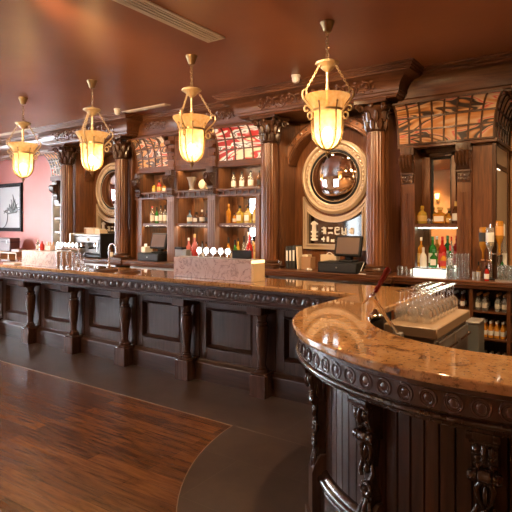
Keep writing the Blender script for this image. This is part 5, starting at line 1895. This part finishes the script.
# tall beer glasses
bg0 = None
for k_, x in enumerate((-6.02, -5.91, -5.80, -5.69, -5.585)):
    o = tag(obj('beer_glass', MB().lathe([(0, 0), (.030, 0), (.031, .012), (.029, .02), (.033, .12), (.036, .21), (.033, .21), (.030, .12), (.025, .03), (0, .025)], 20), M['clear']), 'x', 'glass') if bg0 is None else dup(bg0, (0, 0, 0))
    bg0 = bg0 or o
    o['label'] = ('tall empty beer glass on the bar, leftmost of the row of five', 'tall empty beer glass on the bar, second from left in the row of five', 'tall empty beer glass on the bar, middle of the row of five',
                  'tall empty beer glass on the bar, fourth from left in the row of five', 'tall empty beer glass on the bar, rightmost of the row of five')[k_]
    o.location = (x, 4.10 + .01 * k_, ZG)
# chrome swan neck tap, mats, small glasses
fc = thing('swan_neck_tap', 'chrome swan neck water tap behind the round mats', 'tap', (-5.60, 4.58, ZG))
obj('base', MB().lathe([(0, 0), (.034, 0), (.034, .01), (.02, .02), (.018, .05), (.014, .06)], 18), M['chrome'], fc)
obj('neck', MB().tube([(0, 0, .05), (0, 0, .24)] + [(.075 - .075 * math.cos(R(a)), 0, .24 + .075 * math.sin(R(a))) for a in range(15, 181, 15)] + [(.15, 0, .20)], .012, 10), M['chrome'], fc)
obj('lever', MB().tube([(0, 0, .045), (-.02, -.05, .07)], .006, 8), M['chrome'], fc)
for x, y, rr, lb in ((-5.22, 4.22, .15, 'large round brown bar mat before the swan neck tap'), (-4.83, 4.27, .125, 'smaller round brown bar mat right of the large one')):
    t = thing('bar_mat', lb, 'bar mat', (x, y, ZG))
    obj('disc', MB().lathe([(0, 0), (rr, 0), (rr, .008), (rr - .012, .014), (rr - .02, .010), (0, .010)], 40), M['rubber'], t)
    obj('raised_rim', MB().torus((0, 0, .012), rr - .008, .006, 40, 6), M['mahog'], t)
for x, lb in ((-5.52, 'small clear glass left of the large round mat'), (-5.46, 'second small clear glass beside the large round mat')):
    tag(obj('tumbler', tumbler_mesh(.027, .055), M['tumbler']), lb, 'glass').location = (x, 4.12, ZG)
# left end of the bar: tray with glasses
t = thing('plastic_tray', 'clear plastic tray lying at the left end of the bar', 'tray', (-7.22, 4.18, ZG))
obj('tray_body', MB().box(-.14, .16, -.09, .10, 0, .02, .004), M['white'], t)
obj('grip', MB().tube([(-.10, .10, .02), (-.10, .12, .07), (.02, .12, .07), (.02, .10, .02)], .009, 8), M['chrome'], t)

# ---- curved end: lever, tray unit and wine glasses
lv = thing('corkscrew_lever', 'chrome lever with dark red handle clamped to the inner edge of the curved worktop', 'lever', (-.985, 2.765, 1.08))
P0, P1_, P2_ = Vector((.005, .012, .03)), Vector((-.102, -.085, .245)), Vector((-.03, -.03, .402))
obj('clamp', MB().box(-.025, .03, -.01, .04, -.0195, .045, .006), M['steelD'], lv)
obj('shaft', MB().tube([P0, P0.lerp(P1_, .5), P1_], [.012, .010, .011], 12), M['chrome'], lv)
obj('joint', MB().ball(tuple(P1_), .020, 12, 8).tube([P1_ + Vector((.012, .008, .02)), P1_ + Vector((-.045, -.03, -.04))], [.012, .004], 10), M['chrome'], lv)
d = (P2_ - P1_)
obj('handle', MB().tube([P1_ + d * .08, P1_ + d * .2, P1_ + d * .35, P1_ + d * .7, P1_ + d * .95, P1_ + d], [.008, .013, .012, .016, .017, .012], 14), M['red'], lv)
t = thing('drain_fitting', 'small domed chrome fitting on the granite beside the lever', 'fitting', (-1.24, 3.10, ZG))
obj('dome', MB().lathe([(0, 0), (.045, 0), (.045, .006), (.03, .014), (.015, .035), (.010, .045), (0, .047)], 20), M['chrome'], t)
for k_, (x, y, lb) in enumerate(((-.93, 2.665, 'cream wooden handle lying at the inner edge nearest the lever'), (-.86, 2.635, 'cream wooden handle lying in the middle of the inner edge'), (-.775, 2.61, 'cream wooden handle lying furthest from the lever'))):
    t = thing('wooden_handle', lb, 'bar tool', (x, y, 1.06), R(25 + 10 * k_))
    obj('grip', MB().tube([(-.045, 0, .02), (0, 0, .022), (.04, 0, .02)], [.012, .009, .012], 8), M['cream'], t)
    obj('ferrule', MB().tube([(.04, 0, .02), (.07, 0, .02)], [.008, .005], 8), M['chrome'], t)
sl = thing('speed_rail', 'steel rail shelf along the inside of the curved bar', 'shelf', (-.9, 2.9, 0))
g = MB()
ar_ = [(CX + .825 * math.cos(R(a)), CY + .825 * math.sin(R(a))) for a in range(214, 332, 6)]
br_ = [(CX + .70 * math.cos(R(a)), CY + .70 * math.sin(R(a))) for a in range(330, 213, -6)]
g.prism(ar_ + br_, 1.04, 1.06)
obj('rail_shelf', g, M['steelD'], sl, True)
for a in (222, 270, 318):
    obj('leg', MB().lathe([(.015, 0), (.015, 1.04)], 10, (CX + .75 * math.cos(R(a)), CY + .75 * math.sin(R(a)), 0)), M['steelD'], sl, True)

gw = thing('glasswasher_unit', 'stainless glasswasher cabinet with a beige-brown top standing behind the curved bar', 'glasswasher', (-1.12, 3.9, 0))
copper = mat('beige_brown_top', (.52, .36, .22), .34)
obj('cabinet', MB().box(-1.30, -.97, 3.45, 4.30, .08, .965, .006), M['steelD'], gw, True)
obj('top_board', MB().box(-1.303, -.945, 3.41, 4.33, .97, 1.04, .006), copper, gw, True)
for y0, y1 in ((3.48, 3.86), (3.89, 4.27)):
    d = obj('door', MB().box(-.969, -.945, y0, y1, .14, .94, .005), M['steel'], gw, True)
    obj('handle', MB().tube([(-.925, y0 + .03, .88), (-.925, y1 - .03, .88)], .010, 8).box(-.945, -.92, y0 + .05, y0 + .065, .87, .89).box(-.945, -.92, y1 - .065, y1 - .05, .87, .89), M['chrome'], d, True)
for x in (-1.27, -1.0):
    for y in (3.5, 4.25):
        obj('foot', MB().lathe([(.02, 0), (.02, .08)], 10, (x, y, 0)), M['black'], gw, True)
bn = thing('steel_bin', 'grey steel bin standing beyond the glasswasher cabinet', 'bin', (-1.005, 4.80, 0))
obj('body', MB().box(-.055, .055, -.11, .11, 0, .86, .008), mat('grey_green_steel', (.34, .36, .32), .4, .6), bn)
obj('lid', MB().box(-.06, .06, -.115, .115, .8605, .885, .006), M['steelD'], bn)


def wine_mesh():
    # upturned: rim at z = 0, foot on top
    o_ = [(.034, 0), (.041, .035), (.043, .06), (.036, .088), (.018, .104), (.006, .112), (.0045, .13), (.0045, .165), (.008, .178), (.036, .184), (.037, .187), (0, .188)]
    i_ = [(0, .106), (.014, .100), (.033, .086), (.040, .06), (.038, .035), (.0325, 0)]
    return MB().lathe(o_, 18)


def wine_mesh_open():
    m_ = MB()
    pr_ = [(.034, 0), (.041, .035), (.043, .06), (.036, .088), (.018, .104), (.006, .112), (.0045, .13), (.0045, .185), (.008, .198), (.036, .204), (.037, .207), (0, .208)]
    n = 18
    for r_, z_ in pr_:
        for k_ in range(n):
            a_ = 2 * PI * k_ / n
            m_.v.append((r_ * math.cos(a_), r_ * math.sin(a_), z_))
    for i_ in range(len(pr_) - 1):
        for k_ in range(n):
            m_.f.append((i_ * n + k_, i_ * n + (k_ + 1) % n, (i_ + 1) * n + (k_ + 1) % n, (i_ + 1) * n + k_))
    return m_


wg_ = None
for r_ in range(9):
    for c_ in range(3):
        jx, jy = random.uniform(-.001, .001), random.uniform(-.0008, .0008)
        o = tag(obj('wine_glass', wine_mesh_open(), M['thin'], smooth=60), 'upturned stemmed wine glass in the rows on the beige-brown cabinet top', 'glass', 'upturned wine glasses on the glasswasher top') if wg_ is None else dup(wg_, (0, 0, 0))
        wg_ = wg_ or o
        o.location = (-1.245 + c_ * .092 + jx, 3.575 + r_ * .0885 + jy, 1.0405)
# ------------------------------------------------------------------ left end: picture and side cabinet
pc = thing('framed_picture', 'black framed pale picture hanging on the pink wall', 'picture', (-11.85, YB, 2.1))
fr = MB()
x0, x1, z0, z1 = -12.4, -11.34, 1.55, 2.69
for (q0, q1, yy) in ((0, .05, .045), (.05, .085, .035)):
    fr.box(x0 + q0, x0 + q1, YB - yy, YB - .001, z0 + q0, z1 - q0, .004).box(x1 - q1, x1 - q0, YB - yy, YB - .001, z0 + q0, z1 - q0, .004)
    fr.box(x0 + q0, x1 - q0, YB - yy, YB - .001, z0 + q0, z0 + q1, .004).box(x0 + q0, x1 - q0, YB - yy, YB - .001, z1 - q1, z1 - q0, .004)
obj('frame', fr, M['black'], pc, True)
obj('print', MB().box(x0 + .08, x1 - .08, YB - .012, YB - .001, z0 + .08, z1 - .08), mat('pale_print', (.75, .76, .76), .15), pc, True, smooth=0)
dr = MB()
rn_ = random.Random(5)
cx_, cz_ = -11.72, 2.10
for k_ in range(9):
    u_ = -.34 + .085 * k_
    pts = [(cx_ + u_ * (.3 + .18 * q) + .03 * math.sin(q * 1.3 + k_), YB - .014, cz_ - .10 + .085 * q * (1 - abs(u_)) - .012 * q * q * abs(u_) * 3) for q in range(6)]
    dr.tube(pts, [.016, .022, .020, .016, .012, .005], 4)
dr.tube([(cx_ - .42, YB - .014, cz_ - .06), (cx_ - .2, YB - .014, cz_ - .12), (cx_ + .05, YB - .014, cz_ - .10), (cx_ + .28, YB - .014, cz_ - .02)], [.01, .024, .02, .008], 4)
dr.tube([(cx_ - .50 + .26 * math.cos(R(a_)), YB - .014, cz_ - .18 + .30 * math.sin(R(a_))) for a_ in range(-90, 31, 15)], [.012] * 9, 4)
obj('drawing', dr, mat('print_ink', (.16, .17, .17), .4), pc, True)
sc_ = thing('side_cabinet', 'warm wooden side cabinet with lit cubby holes against the pink wall', 'cabinet', (-11.2, 6.5, 0))
obj('carcass', MB().box(-12.6, -10.72, 6.28, 6.76, 0, .06).box(-12.6, -10.72, 6.70, 6.76, .06, 1.07).box(-12.6, -10.70, 6.24, 6.77, 1.07, 1.11, .005), mat('light_oak_cabinet', (.40, .20, .08), .4), sc_, True)
for x in (-12.58, -12.0, -11.4, -11.05, -10.74):
    obj('upright', MB().box(x - .02, x + .02, 6.26, 6.70, .06, 1.07, .003), mat('light_oak_upright', (.42, .21, .09), .4), sc_, True)
obj('shelf', MB().box(-12.56, -10.76, 6.28, 6.70, .60, .63), M['orange'], sc_, True)
obj('strip_light', MB().box(-12.5, -10.80, 6.60, 6.62, 1.06, 1.069), M['strip'], sc_, True)
t = thing('leather_case', 'dark brown leather case standing on the side cabinet', 'case', (-11.30, 6.45, 1.1105))
obj('case_body', MB().box(-.28, .20, -.12, .12, 0, .30, .012), M['leather'], t)
obj('lid_band', MB().box(-.285, .205, -.125, .125, .20, .215, .002), M['black'], t)
obj('clasp', MB().box(.05, .10, -.13, -.12, .18, .24, .003), M['paper'], t)
t = thing('paper_stack', 'loose stack of pale papers lying beside the leather case', 'papers', (-10.88, 6.40, 1.1105))
obj('sheets', MB().box(-.15, .15, -.08, .08, 0, .05, .004), M['paper'], t)
obj('top_sheet', MB().box(-.12, .12, -.07, .07, .0505, .058, .002, m=rotz(R(8))), M['card'], t)
